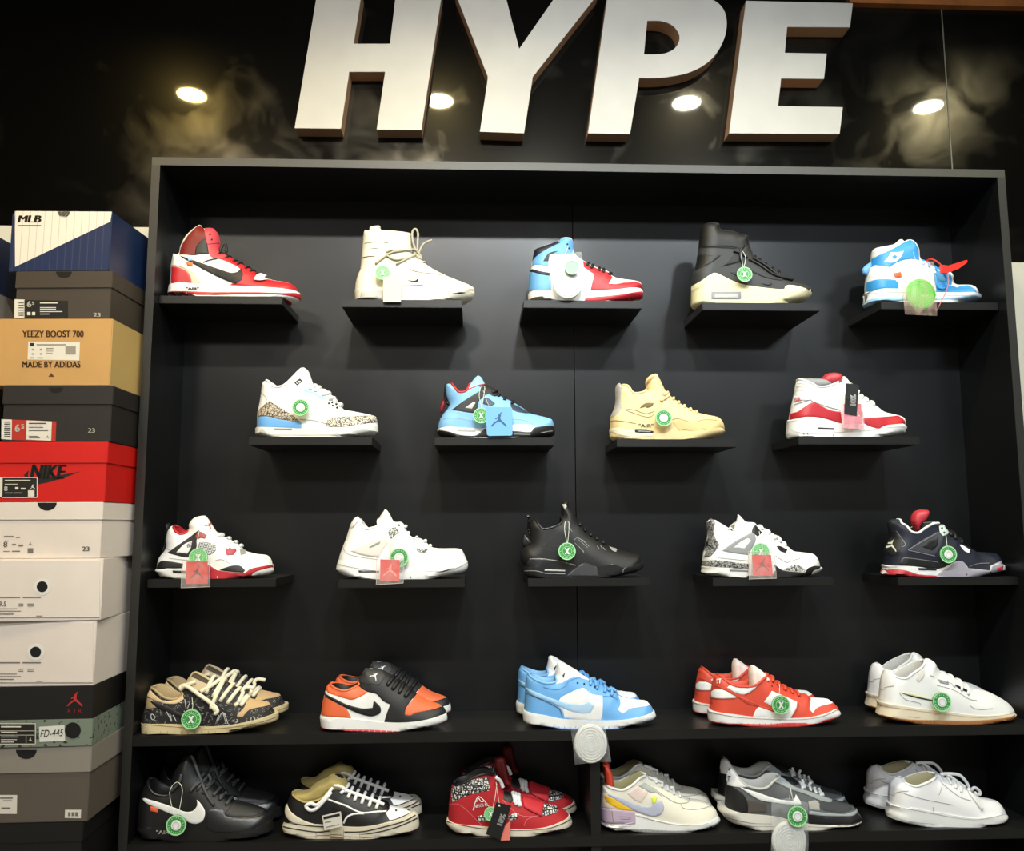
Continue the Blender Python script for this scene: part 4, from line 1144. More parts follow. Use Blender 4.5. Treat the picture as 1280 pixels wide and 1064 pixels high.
s.jump(mat('#a8384a'), 548, 235, 62, rot=.5)
rules(s, SEAM, '600,520 650,510 720,545; 215,420 240,440; 230,500 340,512 440,520', 4)
s.inner('heel_tab', BK2, '208,235 228,215 238,255 215,330 212,415 165,470 195,380 205,300', .014, .005)
s.bars(W, '620,310 690,350 745,380 790,405', r=.0042)

def fours(s): pass
s = shoe('mid_top_sneaker', 'all-white sneaker of the third row with pale grey wings', S64(405, 620), '32')
s.sole('102,540 110,512 130,510 400,598 720,600 930,620 1050,580 1148,520 / 1154,560 1140,600 1110,622 980,662 800,680 300,680 150,655 98,590', W)
s.upper('112,560 122,500 132,460 160,385 182,330 212,232 240,182 274,165 290,192 | 325,264 380,260 430,240 | 436,190 470,130 495,108 530,152 560,206 620,210 652,250 672,300 720,335 770,340 820,372 850,405 920,420 1080,422 1118,460 1150,535', W, collar=W)
s.over('wing_panel', mat('#d3ccc4', .6), '216,440 330,380 500,328 518,380 480,420 440,492 300,470', layer=1)
s.over('wing_window', GR, '358,412 410,380 452,364 446,385 372,416', layer=2)
s.over('lace_guard', mat('#b9bdb8', .6, 'print'), '508,292 530,262 570,248 602,290 560,325 535,345', layer=2)
s.over('lace_holder', mat('#b9bdb8', .6, 'print'), '738,418 790,425 832,430 800,466 750,446', layer=2)
s.over('heel_tab', mat('#d8d5cd', .6), '205,262 230,205 270,178 262,205 235,250', layer=2)
rules(s, GR, '235,250 258,220 276,205', 7, layer=3)
rules(s, SEAM, '720,600 800,610 920,610; 216,442 300,472 440,494; 150,400 200,470 430,510; 700,340 745,360', 4, layer=2)
rules(s, GR, '106,545 300,590 420,605; 930,622 1020,600 1148,535', 4, 'm')
s.over('sole_window', BK2, '272,600 440,606 440,626 280,622', 'm'); rules(s, GR, '300,611 425,616', 5, 'm', 2)
rules(s, BK, '690,655 694,672; 925,645 930,662', 8, 'm', 2)
eyelets(s, BK, '600,236', 8)
s.bars(W, '640,250 672,300 740,345 800,372 845,405', r=.004)

s = shoe('mid_top_sneaker', 'all-black sneaker with a stiff upright tongue', S64(630, 610), '33')
BKS = mat('#0a0a0b', .6); BKM = mat('#1b1c1e', .35); BKP = mat('#3a3b3e', .45)
s.sole('160,640 180,600 230,580 430,590 560,622 650,600 740,632 870,612 960,640 1108,590 / 1116,620 1112,655 1060,690 1000,708 740,728 400,728 200,726 158,700', BKM)
s.upper('170,640 140,590 132,530 160,470 200,440 205,370 195,310 215,262 245,250 | 300,325 370,322 460,282 | 458,230 456,140 480,108 514,108 520,150 562,202 590,268 620,300 680,370 760,420 840,470 900,490 1000,515 1080,540 1102,600', BKS, collar=BKM)
s.over('sole_plate', BKP, '498,712 560,655 640,598 700,598 740,638 748,690 760,712', 'm', 2, label='grey sole plate')
s.over('sole_panel', mat('#303134', .3), '185,600 215,568 300,566 430,582 580,618 600,640 500,655 330,645 180,650', 'u', 2)
rules(s, LG, '205,568 300,566 430,584; 530,610 590,626; 745,648 800,628 870,612', 3, 'u', 3)
s.over('sole_window', LG, '325,655 488,660 488,672 325,668', 'm', 3); s.over('sole_window', GR, '330,684 490,688 490,698 330,694', 'm', 3)
rules(s, GR, '165,668 260,668 330,690; 950,685 970,640 1105,590', 5, 'm', 3)
rules(s, DG, '300,470 380,400 470,310; 280,480 420,515; 385,460 440,470', 4, layer=2)
rules(s, GR, '560,420 590,400 650,440; 565,440 640,510; 590,410 670,480; 620,410 680,470; 600,470 640,520', 3, layer=2)
s.over('tongue_patch', LG, '466,132 496,130 500,150 490,178 476,155', layer=2, far=False)
s.over('lace_holder', GR, '838,466 880,470 906,495 895,515 860,498', layer=2)
rules(s, GR, '745,468 760,490; 770,460 785,490; 790,478 808,500; 525,320 545,350', 4, layer=2)
s.inner('heel_tab', BKM, '165,218 200,212 212,240 200,290 215,360 240,438 222,440 190,350 185,280 192,245', .016, .004)
s.inner('pull_tab', BKM, '160,360 200,400 232,438 200,470 150,475 140,430', .014, .005)
s.bars(BKS, '640,345 690,385 740,418 790,448 600,305', r=.0042)

s = shoe('mid_top_sneaker', 'white sneaker with speckled grey heel and black toe edge', S64(860, 620), '34')
s.sole('114,590 120,566 300,576 490,590 690,548 760,598 930,618 960,575 1045,548 / 1072,580 1068,600 1050,630 990,656 800,664 500,666 250,660 118,620', SOLEW)
s.upper('120,590 118,530 125,460 140,420 152,350 160,280 155,212 182,186 210,202 | 248,222 320,268 340,262 368,280 | 375,222 392,156 410,156 462,206 530,214 560,246 620,262 635,290 680,302 690,335 735,345 750,378 790,400 840,440 900,450 1000,465 1035,510 1048,560', W, collar=W, lining=LG)
s.over('tongue_lining', BK, '340,275 352,210 380,160 396,153 384,210 374,282', layer=2)
s.over('heel_tab', ELEG, '152,216 182,184 212,202 206,262 216,330 252,390 222,440 180,482 128,490 148,400 160,300', layer=2)
s.jump(BK, 160, 395, 70, layer=3, rot=-.2)
s.over('wing_panel', GR, '268,442 330,395 400,350 522,284 545,350 482,475 380,462', layer=1)
s.over('wing_window', W, '368,412 420,370 480,338 505,358 470,400 450,424', layer=2)
s.over('lace_guard', BK, '508,288 520,255 540,232 592,295 575,312 556,326', layer=2)
s.over('lace_holder', BK, '704,402 740,404 795,432 780,458 735,440', layer=2)
s.over('heel_band', mat('#9c9b96', .6, 'print'), '116,560 118,520 230,514 360,530 492,545 490,592 300,578', layer=2)
s.over('toe_print', mat('#b5b4b0', .6, 'print'), '760,596 820,562 880,554 942,600 925,620 850,612', layer=2)
s.over('outsole', BK, '690,546 760,600 930,620 960,575 1045,546 1062,576 1010,600 990,625 985,680 470,680 470,650 660,650 700,600', 'm')
s.over('sole_window', GR, '330,584 480,598 482,612 335,608', 'm', 2)
rules(s, SEAM, '700,480 780,530 830,520 900,500; 240,495 480,520', 4)
s.bars(W, '590,275 640,305 685,340 740,375 775,400', r=.005)

s = shoe('mid_top_sneaker', 'navy black sneaker with a bright red tongue and grey toe plate', S64(1080, 620), '35')
s.sole('166,580 172,555 400,566 600,590 740,526 790,530 830,582 1000,605 1012,560 1092,522 / 1108,560 1108,598 1060,632 1000,655 580,662 300,660 180,640', W)
s.upper('170,590 178,520 180,480 175,430 200,370 220,330 202,260 205,205 272,190 | 300,220 340,242 372,286 430,298 480,262 540,226 | 590,222 640,240 672,285 722,312 770,370 850,420 900,448 1040,458 1075,500 1094,545', NVY, collar=W, lining=BK)
s.inner('tongue', RED2, '418,285 385,225 380,180 400,130 445,110 502,112 512,140 490,190 450,230 430,275', .02, .012)
s.inner('heel_tab', mat('#20262a', .6, 'print'), '196,215 215,190 268,186 278,220 255,262 205,262', .02, .01)
s.over('heel_panel', BK2, '205,300 230,270 262,290 330,385 300,410 270,470 200,480 178,440 215,330', layer=1)
s.jump(mat('#c9c9b4', .5), 215, 395, 105, rot=.15, layer=2)
s.over('wing_panel', mat('#3a3c42', .5), '352,432 440,370 590,290 640,300 620,400 565,482 460,460', layer=1)
s.over('wing_window', BK, '462,408 520,360 592,330 585,400 545,438', layer=2)
rules(s, GR, '262,280 330,385 300,410; 350,432 590,292; 352,434 565,482', 4, layer=3)
s.over('lace_guard', mat('#b9c7c0', .4), '600,242 620,232 642,234 652,262 682,290 670,306 632,322 606,290', layer=2)
eyelets(s, BK, '622,262 640,296', 9, layer=3)
s.over('lace_holder', W, '762,392 790,396 846,432 840,460 800,440', layer=2)
s.over('heel_band', BK, '270,545 320,494 450,505 640,550 655,570 600,588 400,566', layer=2)
rules(s, SEAM, '300,520 325,496 440,508 590,530; 840,570 900,545 1000,540', 3, layer=3)
s.over('midsole_edge', RED2, '162,594 270,590 350,608 440,640 585,652 585,690 160,690', 'm')
s.over('sole_plate', mat('#9d99a3', .5), '578,690 582,650 630,605 680,572 740,524 792,528 832,580 1003,606 1012,562 1100,520 1110,580 1040,640 900,690', 'm', 1, label='grey sole plate')
s.over('sole_plate', mat('#9d99a3', .5), '630,605 680,572 740,524 775,522 800,535 834,584 834,620 640,640', 'u', 2)
s.over('sole_plate', mat('#9d99a3', .5), '1004,605 1012,562 1098,518 1104,560 1040,610', 'u', 2)
s.over('toe_edge', RED2, '1058,586 1106,560 1110,598 1064,612', 'm', 2)
s.over('sole_window', BK2, '430,580 500,582 582,592 576,604 436,600', 'm', 2)
rules(s, BK, '822,635 822,650; 1012,615 1012,630', 8, 'm', 2)
s.bars(BK, '690,320 730,350 775,380', r=.005)

# row 4, pairs on the long shelf --------------------------------------
BAND = mat('#c9c6c0', .7, 'scribble'); BEI = mat('#a9946c', .75); KH = mat('#7e6d4d', .75)
s = shoe('low_top_sneaker', 'front shoe of the black and tan bandana-print pair with thick cream laces', S61(160, 820), z4, yc=.044, group='black and tan bandana-print pair')
s.sole('78,492 300,522 560,546 800,520 1000,472 1104,436 / 1112,480 1085,510 950,570 820,592 700,605 400,622 200,616 78,600', mat('#cdbd93', .6))
s.upper('82,510 90,440 105,380 112,310 130,262 150,240 | 175,260 245,320 320,335 384,300 | 372,250 400,210 460,125 490,122 530,138 600,160 690,180 760,220 840,270 880,318 940,338 1030,355 1070,405 1095,455', BAND, lining=BEI, collar=BEI)
s.over('heel_patch', BEI, '100,405 110,320 150,335 205,392 150,400', layer=1)
s.over('collar_panel', mat('#cdb48a', .75), '112,308 132,262 150,240 200,285 260,325 320,338 386,302 392,330 330,365 240,362 160,335', layer=2)
s.over('toe_patch', mat('#b99c72', .75), '838,468 800,470 796,452 850,395 868,350 890,322 940,338 1032,355 1050,372 1000,388 935,400 880,420', layer=2)
s.over('heel_stripe', BK, '130,338 240,372 330,420 400,450 380,480 260,430 180,390', layer=2)
s.over('tongue', mat('#b5a587', .75), '374,262 398,212 458,124 492,120 610,185 560,262 480,270 400,250', layer=1)
s.over('tongue_label', mat('#3b3324', .7), '462,138 480,132 586,190 566,216 450,160', layer=2, far=False)
rules(s, LG, '150,440 142,462 152,485 168,478 166,455 150,440; 905,468 905,500 925,505 932,480 918,465; 262,425 300,500; 285,440 300,492; 310,450 335,500; 345,350 380,360; 400,330 410,400; 440,350 420,400; 650,500 690,430 730,520; 690,430 715,520; 640,500 660,450', 6, layer=3, far=False)
rules(s, SEAMD, '82,520 300,548 560,572 800,545 1000,498 1104,462', 4, 'm')
rules(s, mat('#94835c', .7), ';'.join('%d,%d %d,%d' % (x, 592-(0 if x < 800 else (x-800)*.2), x, 622) for x in range(110, 820, 52)), 4, 'm', 2)
s.bars(mat('#e6dfc4', .8), '560,290 610,320 665,350 720,368 775,385 820,385', r=.0042, cords='480,200 430,222 385,236 380,262 420,232 500,290 560,330 620,375 650,420 630,440; 520,275 600,235 650,200 700,170; 600,400 640,300 690,200; 600,370 640,420; 800,360 830,300 860,240 930,245')
s.rear(15, 'rear shoe of the black and tan bandana-print pair, behind the front one')

s = shoe('low_top_sneaker', 'front shoe of the orange, black and white pair with black laces', S61(385, 820), z4, group='orange, black and white pair')
s.sole('92,462 95,448 330,480 600,514 850,500 1052,436 / 1062,470 1060,500 1010,545 900,572 600,600 300,590 95,560', W)
s.upper('98,462 106,400 118,330 134,262 150,225 170,213 | 210,250 290,268 385,228 | 384,190 410,140 440,100 500,98 570,112 620,140 700,200 780,245 826,290 900,338 1010,380 1040,410 1050,440', W, lining=BK, collar=ORG)
s.over('collar_panel', ORG, '132,262 150,222 170,211 210,250 290,268 386,228 455,280 400,312 330,336 240,312', layer=1)
s.over('heel_counter', ORG, '102,450 110,350 130,296 220,350 298,410 330,478 220,468', layer=1)
s.over('toe_guard', BK2, '380,228 385,190 440,96 570,108 620,138 700,198 780,243 828,292 780,345 740,420 745,455 830,430 1015,388 1045,412 1056,440 900,492 700,512 580,507 600,440 626,370 570,342 520,290 450,272', layer=2)
s.over('toe_box', ORG, '738,448 745,400 785,345 828,290 900,336 1016,380 1000,395 930,415 820,435 775,456', layer=3)
s.over('curved_stripe', BK, '130,280 200,322 300,370 420,400 492,395 502,338 550,385 556,420 540,442 480,460 400,442 300,400 200,348 132,305', layer=3)
s.over('tongue', DG, '388,200 440,98 560,110 590,160 540,230 450,215', layer=3)
s.jump(W, 508, 155, 62, layer=4, rot=.6)
s.over('outsole', PINKR, '92,548 300,576 600,588 900,562 990,530 1062,495 1062,640 92,640', 'm')
rules(s, W, ';'.join('%d,%d %d,%d' % (x, 588, x, 606) for x in range(150, 820, 45)), 4, 'm', 2)
s.bars(BK, '600,230 640,262 690,290 735,318', r=.0046)
s.rear(8, 'rear shoe of the orange, black and white pair, behind the front one')

s = shoe('low_top_sneaker', 'front shoe of the light blue and white pair, clear lace packet hanging on it', S61(630, 810), z4, group='light blue and white pair')
s.sole('142,490 150,475 300,512 460,546 740,560 950,548 1150,480 / 1158,520 1150,550 1080,600 850,648 500,646 250,622 150,580', W)
s.upper('150,490 156,420 160,340 162,260 168,215 184,202 | 250,248 330,275 400,262 | 392,205 405,120 430,110 470,130 550,180 640,232 700,262 780,300 850,322 885,362 1000,394 1080,404 1120,440 1142,485', BLUE, lining=SKY, collar=SKY)
s.over('tongue', W, '392,262 392,200 406,114 432,108 480,132 640,234 700,262 560,225 500,235 450,265', layer=1)
s.over('tongue_label', DG, '446,212 462,186 466,190 456,230', layer=2, far=False)
s.over('side_panel', W, '430,384 500,345 560,318 610,308 660,350 752,366 750,500 738,556 600,550 462,534 445,480 410,440', layer=1)
s.over('toe_box', W, '868,470 885,440 888,412 872,362 900,376 1000,394 1080,404 1112,432 1040,450 960,464 920,492 895,496', layer=1)
s.over('curved_stripe', SKY2, '160,292 240,335 350,380 480,420 600,430 645,408 690,440 660,492 600,500 500,480 350,412 200,350', layer=2, label='paler blue curved stripe')
rules(s, NVY, '170,345 300,400 400,450 430,480 445,530', 4, layer=3)
rules(s, mat('#3477b4', .6), '300,300 400,320 470,290 500,250 600,222; 740,380 765,370 850,385 870,430', 4, layer=2)
eyelets(s, NVY, '560,268 610,276 690,300', 8)
s.over('outsole', mat('#a9bde0', .5), '142,575 250,602 500,628 850,630 1000,598 1160,532 1160,700 142,700', 'm')
rules(s, mat('#5a6a86'), ';'.join('%d,%d %d,%d' % (x, 620, x, 646) for x in range(210, 960, 42)), 4, 'm', 2)
s.bars(BLUE, '655,290 705,320 765,345 820,372', r=.0034, cords='650,260 670,232 690,262 700,300; 790,330 820,320 850,340')
s.rear(-12, 'rear shoe of the light blue and white pair, behind the front one')

s = shoe('low_top_sneaker', 'front shoe of the orange-red and white pair with a green round tag', S61(850, 810), z4, group='orange-red and white pair')
s.sole('214,500 216,470 380,502 560,526 850,542 1050,520 1200,452 / 1220,490 1215,530 1160,590 1050,622 700,634 400,622 240,590', W)
s.upper('224,490 232,400 240,310 252,250 262,215 284,203 | 340,245 400,285 480,300 570,290 640,235 | 668,203 700,225 750,270 830,315 900,338 960,350 990,378 1120,390 1180,430 1205,465', ORD, lining=ORD, collar=ORD)
s.inner('tongue', mat('#e8d8cf', .6), '530,300 526,180 540,135 560,132 640,188 690,240 640,280 580,300', .022, .01)
s.over('heel_panel', W, '240,330 262,316 330,322 432,370 425,382 340,386 240,376', layer=1)
s.over('collar_panel', W, '358,302 392,282 480,300 570,292 612,262 560,318 492,356 420,340', layer=1)
s.over('side_panel', W, '556,525 580,470 605,448 700,472 790,480 730,460 640,412 700,328 800,370 892,412 885,460 840,540 700,532', layer=1)
s.over('curved_stripe', ORD, '440,370 500,385 600,438 720,470 720,492 600,450 500,420', layer=2)
s.over('toe_box', W, '986,470 992,430 996,382 1060,382 1120,390 1166,416 1100,436 1045,458 1012,496', layer=1)
rules(s, mat('#8b3a2c'), '262,290 330,312 440,375 600,440; 492,358 560,320 650,230; 232,384 340,388 430,382; 890,410 900,450 850,535', 5, layer=3)
rules(s, mat('#8d6f68'), '216,488 380,520 560,544 850,558 1050,534 1205,468', 4, 'm')
s.word('ST', W, 282, 272, 34, 34, 'u', 3)
s.over('outsole', mat('#d2403a', .5), '214,560 350,592 600,606 700,606 790,592 950,592 980,604 1080,584 1100,560 1220,524 1220,700 214,700', 'm')
rules(s, mat('#a02a24'), ';'.join('%d,%d %d,%d' % (x, 598, x, 634) for x in range(300, 1000, 44)), 4, 'm', 2)
eyelets(s, mat('#7c1d12'), '672,256 700,290 740,282 790,315', 7)
s.bars(ORD, '700,262 750,300 800,328 855,350 905,372', r=.0036)
s.rear(-22, 'rear shoe of the orange-red and white pair, behind the front one')

s = shoe('low_top_sneaker', 'front shoe of the white canvas pair with a tan gum sole', S61(1070, 810), z4, group='white pair with a gum sole')
s.sole('177,440 182,414 330,440 480,462 720,492 950,520 1190,480 / 1206,510 1204,550 1140,596 1000,612 700,618 400,604 260,572 188,522', mat('#e0d3b8', .55))
s.upper('180,440 186,360 190,300 198,230 220,172 248,172 | 300,222 380,236 440,195 500,150 | 516,95 545,80 600,115 618,178 680,200 740,226 800,262 868,305 980,325 1060,360 1140,408 1180,450 1196,490', W, lining=LG, collar=W)
s.over('outsole', mat('#a06a3c', .5), '180,502 300,545 500,568 800,576 1000,566 1212,515 1212,660 180,660', 'm')
rules(s, mat('#7d5029'), ';'.join('%d,%d %d,%d' % (x, 585, x, 612) for x in range(330, 1100, 30)), 4, 'm', 2)
s.over('side_slit', BK2, '340,338 380,345 470,372 580,398 585,406 470,384 390,362', layer=2, label='dark side slit')
s.over('slit_edge', CREAM, '330,334 400,340 580,390 582,398 460,372 360,348', layer=3)
rules(s, SEAM, '190,322 230,300 290,290; 330,345 380,395 480,420 490,440; 870,440 900,462 960,470 1040,462; 610,285 740,320 860,390 920,402; 560,210 600,222; 620,240 700,262 760,290', 4, layer=2)
rules(s, SEAMD, '400,528 485,540', 4, 'm'); rules(s, SEAM, '178,440 480,482 720,512 950,540 1192,500', 3, 'm')
s.over('eyelet_band', GR, '620,238 700,262 710,285 640,268', layer=2); s.over('lace_gap', BK, '738,275 800,300 860,330 850,338 790,315', layer=3)
s.over('tongue', mat('#d8d6ce', .7), '470,160 520,165 516,220 480,262 455,240', layer=2)
s.bars(W, '690,268 745,300 800,330 850,360', r=.0034)
s.rear(-13, 'rear shoe of the white canvas pair with a tan gum sole, behind the front one')

# row 5, pairs on the lower shelf --------------------------------------
s = shoe('low_top_sneaker', 'front black sneaker with a large white curved stripe and orange tab', S61(150, 935), z5, group='black pair with white curved stripe')
s.sole('124,600 130,568 400,602 700,650 950,632 1132,556 / 1150,600 1146,650 1080,700 950,728 700,742 400,738 140,705', BKS)
s.upper('130,600 132,500 140,420 160,330 190,262 206,240 | 225,320 270,362 350,368 378,310 | 380,250 420,150 470,80 520,62 560,130 600,195 680,250 760,330 850,398 950,428 1040,455 1110,490 1130,560', BK, lining=BK, collar=BKM)
s.over('toe_guard', BKM, '640,490 680,466 780,470 790,520 900,535 1000,530 1100,490 1140,560 1000,625 850,650 700,645 640,600', layer=1)
s.over('toe_box', BK2, '780,500 830,440 860,402 950,428 1040,455 1090,482 1000,520 880,528 800,520', layer=2)
s.over('curved_stripe', W, '158,388 180,384 250,405 400,455 480,486 540,480 572,440 570,394 600,425 628,470 632,510 615,555 570,578 520,572 480,550 380,506 250,450 175,412', layer=2, far=False, label='white curved stripe')
s.over('side_tab', ORG, '216,442 275,456 272,492 220,480', layer=3, far=False, label='orange tab')
s.word('"AIR"', mat('#dcdcdc'), 262, 664, 118, 38, 'm')
s.bars(mat('#3c3d3f', .6), '520,320 570,330 610,350 690,370 740,400 790,440', r=.0034, cords='525,60 560,160 600,250 640,350 700,440; 660,200 680,250 640,300; 520,330 560,290 600,260; 740,380 770,360 800,340; 380,335 440,265 460,200')
s.rear(12, 'rear black sneaker of the pair with a white curved stripe, mostly in shadow')

FRAY = mat('#a3935a', .9)
s = shoe('low_top_sneaker', 'front black canvas sneaker with frayed collar and thick striped platform sole', S61(340, 935), z5, group='frayed black canvas pair')
s.sole('80,590 92,545 340,582 560,598 700,600 950,560 1080,505 / 1110,520 1122,570 1118,625 1000,705 850,745 680,768 400,748 140,742 130,690 84,650', mat('#d5cdb8', .6))
s.upper('98,560 100,480 120,410 150,345 | 200,388 262,415 372,392 440,312 | 452,250 480,200 540,215 590,300 680,340 780,372 880,412 900,440 1000,462 1060,482 1092,520', BK, lining=FRAY)
s.over('toe_cap', W, '866,498 895,470 890,420 930,448 1000,462 1062,484 1000,518 930,545 896,552', layer=2)
s.over('heel_patch', mat('#d5cdb8', .7), '102,440 118,428 150,490 250,555 345,585 180,578 108,522', layer=2)
rules(s, W, '418,388 480,412 560,440 640,480 700,496 800,486 872,482; 545,575 570,530 620,505 700,500', 13, layer=2, name='white_piping')
s.inner('frayed_lining', FRAY, '150,345 200,330 270,318 340,262 410,230 460,200 540,220 590,290 540,320 450,330 380,395 262,418 200,390', .026, .012)
rules(s, BK, '84,600 200,622 340,640 440,632; 80,558 200,582 340,598 420,600; 140,705 250,712 332,714; 340,690 440,694; 448,676 542,686; 548,715 664,722; 552,640 700,636 850,602 1000,560 1092,512; 676,664 850,632 980,592 1106,535; 676,738 850,712 1000,662 1122,612', 9, 'm', 2, name='sole_stripe')
s.over('sole_block', mat('#8e6c40', .6), '446,712 542,716 542,755 446,752', 'm', 2, far=False); rules(s, SEAMD, '140,662 140,742; 336,640 336,745; 444,625 444,750; 545,620 545,760; 670,650 670,768', 3, 'm', 3)
s.bars(W, '520,350 575,385 625,410 680,432 735,455 790,470', r=.0036, cords='440,270 500,290 540,310 560,340; 455,340 400,400 340,460 290,470 260,440 300,420 350,430 430,350 470,300; 560,330 640,360 720,390 800,420 850,440')
s.over('eyelet_dot', BK, '935,475 950,472 955,485 940,488', layer=3, far=False)
FRAYED = s.root
s.rear(7, 'rear black canvas sneaker with frayed collar and striped platform sole, in shadow')
LETT = mat('#d8d8d6', .6, 'lettering'); REDV = mat('#a3121c', .75)
s = shoe('mid_top_sneaker', 'front red canvas mid-top with lettered panel, velcro strap and cream sole', S61(540, 935), z5, group='red canvas mid-top pair')
s.sole('108,560 114,545 300,590 600,628 850,610 1000,560 1056,525 / 1068,560 1066,605 1010,655 850,715 720,730 560,722 400,712 150,678 118,610', mat('#dad2bf', .6))
s.upper('120,570 126,480 132,400 150,292 165,275 | 250,262 330,225 400,208 430,206 | 470,205 500,225 530,300 560,335 600,340 650,362 700,370 840,418 950,448 1020,480 1050,530', REDV, lining=BK, collar=BK)
s.over('lettered_panel', LETT, '150,292 240,262 330,238 428,226 446,322 340,345 240,375 146,415', layer=1)
s.over('strap', mat('#b8202b', .7), '688,368 720,366 852,422 842,470 836,524 760,490 700,456 690,410', layer=3, th=.0015)
s.over('lettered_panel', LETT, '846,428 950,448 965,478 930,500 880,516 840,512', layer=2)
s.over('lettered_panel', LETT, '338,530 380,512 432,500 425,560 352,562', layer=1, far=False)
s.over('lettered_panel', LETT, '578,520 610,505 662,490 650,540 590,562', layer=1, far=False)
rules(s, W, '312,474 355,370 435,446; 330,410 345,405 352,385; 355,380 375,410 395,405', 6, layer=3, far=False, name='triangle_emblem')
s.word('NEIGHB', W, 322, 458, 106, 26, 'u', 3, rot=-.16)
rules(s, mat('#d7727a'), '135,430 200,430 260,470 330,540 380,590; 540,400 660,510 800,520 850,480; 700,595 720,550 760,530', 3, layer=2)
rules(s, BK, '116,560 300,602 600,642 850,622 1000,574 1062,535', 6, 'm', 2)
s.over('tongue', BK, '545,335 600,342 622,395 600,420 540,390', layer=2)
s.bars(W, '625,425 660,440', r=.0042, cords='480,230 510,260 530,310; 610,350 640,440; 650,362 672,450')
s.inner('pull_strap', DRED, '486,215 478,160 486,120 530,105 560,120 575,180 590,250 620,340 570,340 530,300', .016, .008, .05)
s.rear(9, 'rear red canvas mid-top with velcro strap, in shadow')

s = shoe('low_top_sneaker', 'front off-white sneaker with pastel blue stripe, lilac heel and red heel tab', (730, 935, 7.11), z5, yc=.05, group='pastel sneaker pair')
s.sole('146,690 148,662 300,665 460,592 640,640 900,692 1080,668 1196,602 / 1208,640 1202,700 1120,768 1000,800 880,812 600,790 300,770 160,715', W)
s.upper('152,660 150,580 150,480 158,390 165,340 190,330 | 258,362 350,376 430,335 500,272 | 552,245 600,268 660,295 720,335 800,385 860,415 930,450 1050,470 1130,510 1170,550 1192,610', OW, lining=mat('#9a9468', .8), collar=W)
s.inner('heel_tab', mat('#d2452e', .5), '170,150 212,150 240,200 258,262 262,362 235,372 190,320 176,240', .02, .008)
s.over('heel_panel', mat('#e6cfc4', .6), '152,520 165,400 220,410 300,450 440,556 380,562 250,540', layer=1)
s.over('yellow_panel', mat('#e0b420', .6), '182,432 200,425 260,445 350,495 442,556 380,560 280,530 205,480', layer=2)
s.over('heel_clip', mat('#b3a0b4', .55), '144,515 250,545 440,562 456,590 458,672 300,668 146,662', 'u', 3, label='lilac heel clip'); s.over('heel_clip', mat('#b3a0b4', .55), '144,600 456,590 458,674 300,680 146,664', 'm', 2, label='lilac heel clip')
rules(s, SEAMD, '310,610 380,612 410,622 400,632 320,630; 250,560 262,660', 4, layer=4)
s.over('side_panel', mat('#d8c6bd', .6), '378,402 430,370 482,338 575,390 510,492 440,460', layer=1)
s.over('eyestay', mat('#9fa69f', .6), '515,318 540,314 600,350 640,392 590,398 520,360 482,338', layer=2)
s.over('curved_stripe', mat('#aeb2c4', .5), '215,412 300,430 440,490 560,520 610,500 640,470 690,470 708,515 700,560 672,592 620,606 560,598 450,556 330,490', layer=3, label='pale grey-blue curved stripe')
s.over('yellow_patch', mat('#cfe03a', .6), '600,440 625,425 645,445 635,485 612,500 605,470', layer=4)
rules(s, mat('#8d9690'), '610,350 700,420 820,490 920,486 935,455; 860,500 880,535 950,548 1050,540 1130,515; 600,355 690,430', 5, layer=2)
rules(s, mat('#7d7468'), '460,600 640,650 900,700 1100,670; 335,704 420,708', 4, 'm')
s.over('outsole', mat('#8b8b88', .45), '140,700 300,742 600,762 760,775 900,772 1000,760 1120,710 1206,640 1206,830 144,830', 'm')
rules(s, mat('#5e5e5c'), ';'.join('%d,%d %d,%d' % (x, 770, x, 806) for x in range(260, 900, 36)), 5, 'm', 2)
s.bars(W, '640,320 690,355 740,385 795,420 850,445', r=.003, cords='570,270 640,300 700,320; 760,350 800,350')
s.rear(-6, 'rear off-white sneaker of the pastel pair, in shadow')

GRS = mat('#55585a', .7)
s = shoe('low_top_sneaker', 'front grey and black runner with flared white sole and white heel tab', S64(890, 935), z5, yc=.05, group='grey and black runner pair')
s.sole('50,450 52,440 130,500 300,528 490,546 780,616 1100,626 1192,596 / 1196,612 1130,660 1060,695 930,720 700,712 400,685 190,658 148,610 120,575 62,508', mat('#d8d6cb', .5))
s.upper('106,500 108,400 115,310 124,240 130,200 150,165 | 230,270 330,322 430,325 500,262 | 540,225 580,228 640,240 700,282 800,332 900,380 1000,420 1100,450 1150,490 1190,560 1196,600', GRS, lining=LG, collar=LG)
s.over('heel_tab', W, '126,292 128,200 150,163 200,205 292,302 160,306', layer=3); s.word('ST', BK, 134, 270, 22, 46, 'u', 4)
s.over('heel_counter', BK, '106,500 112,305 160,308 225,345 270,402 288,470 285,522 180,510', layer=2)
s.over('quarter_panel', mat('#4b4640', .7), '262,408 350,422 432,442 442,522 290,522 285,465', layer=1)
s.over('curved_stripe', W, '218,310 350,352 520,408 650,425 668,372 700,420 712,450 640,455 520,440 400,422 320,382', layer=3)
s.over('eyestay', mat('#8f9699', .6), '495,270 555,238 650,308 800,360 958,415 950,438 870,425 740,370 620,330', layer=3)
s.over('toe_band', mat('#8f9699', .6), '776,502 900,520 1050,532 1130,512 1150,482 1110,456 1162,488 1150,530 1100,548 900,545 770,530', layer=3)
s.over('mudguard', BK, '768,520 900,548 1110,552 1160,525 1195,560 1198,602 1100,628 770,620', layer=2)
s.over('vamp_panel', mat('#3a3d40', .7), '860,425 960,415 1100,452 1130,490 1050,518 900,505 850,470', layer=1)
s.over('side_patch', mat('#a09e98', .7), '770,430 830,420 862,450 860,500 780,495', layer=1)
rules(s, SEAMD, '120,560 300,600 480,615; 150,612 300,645 500,660; 770,655 900,668 1060,650 1190,600', 4, 'm')
s.over('tongue', BK, '540,240 600,195 700,225 720,280 660,300 600,290', layer=2)
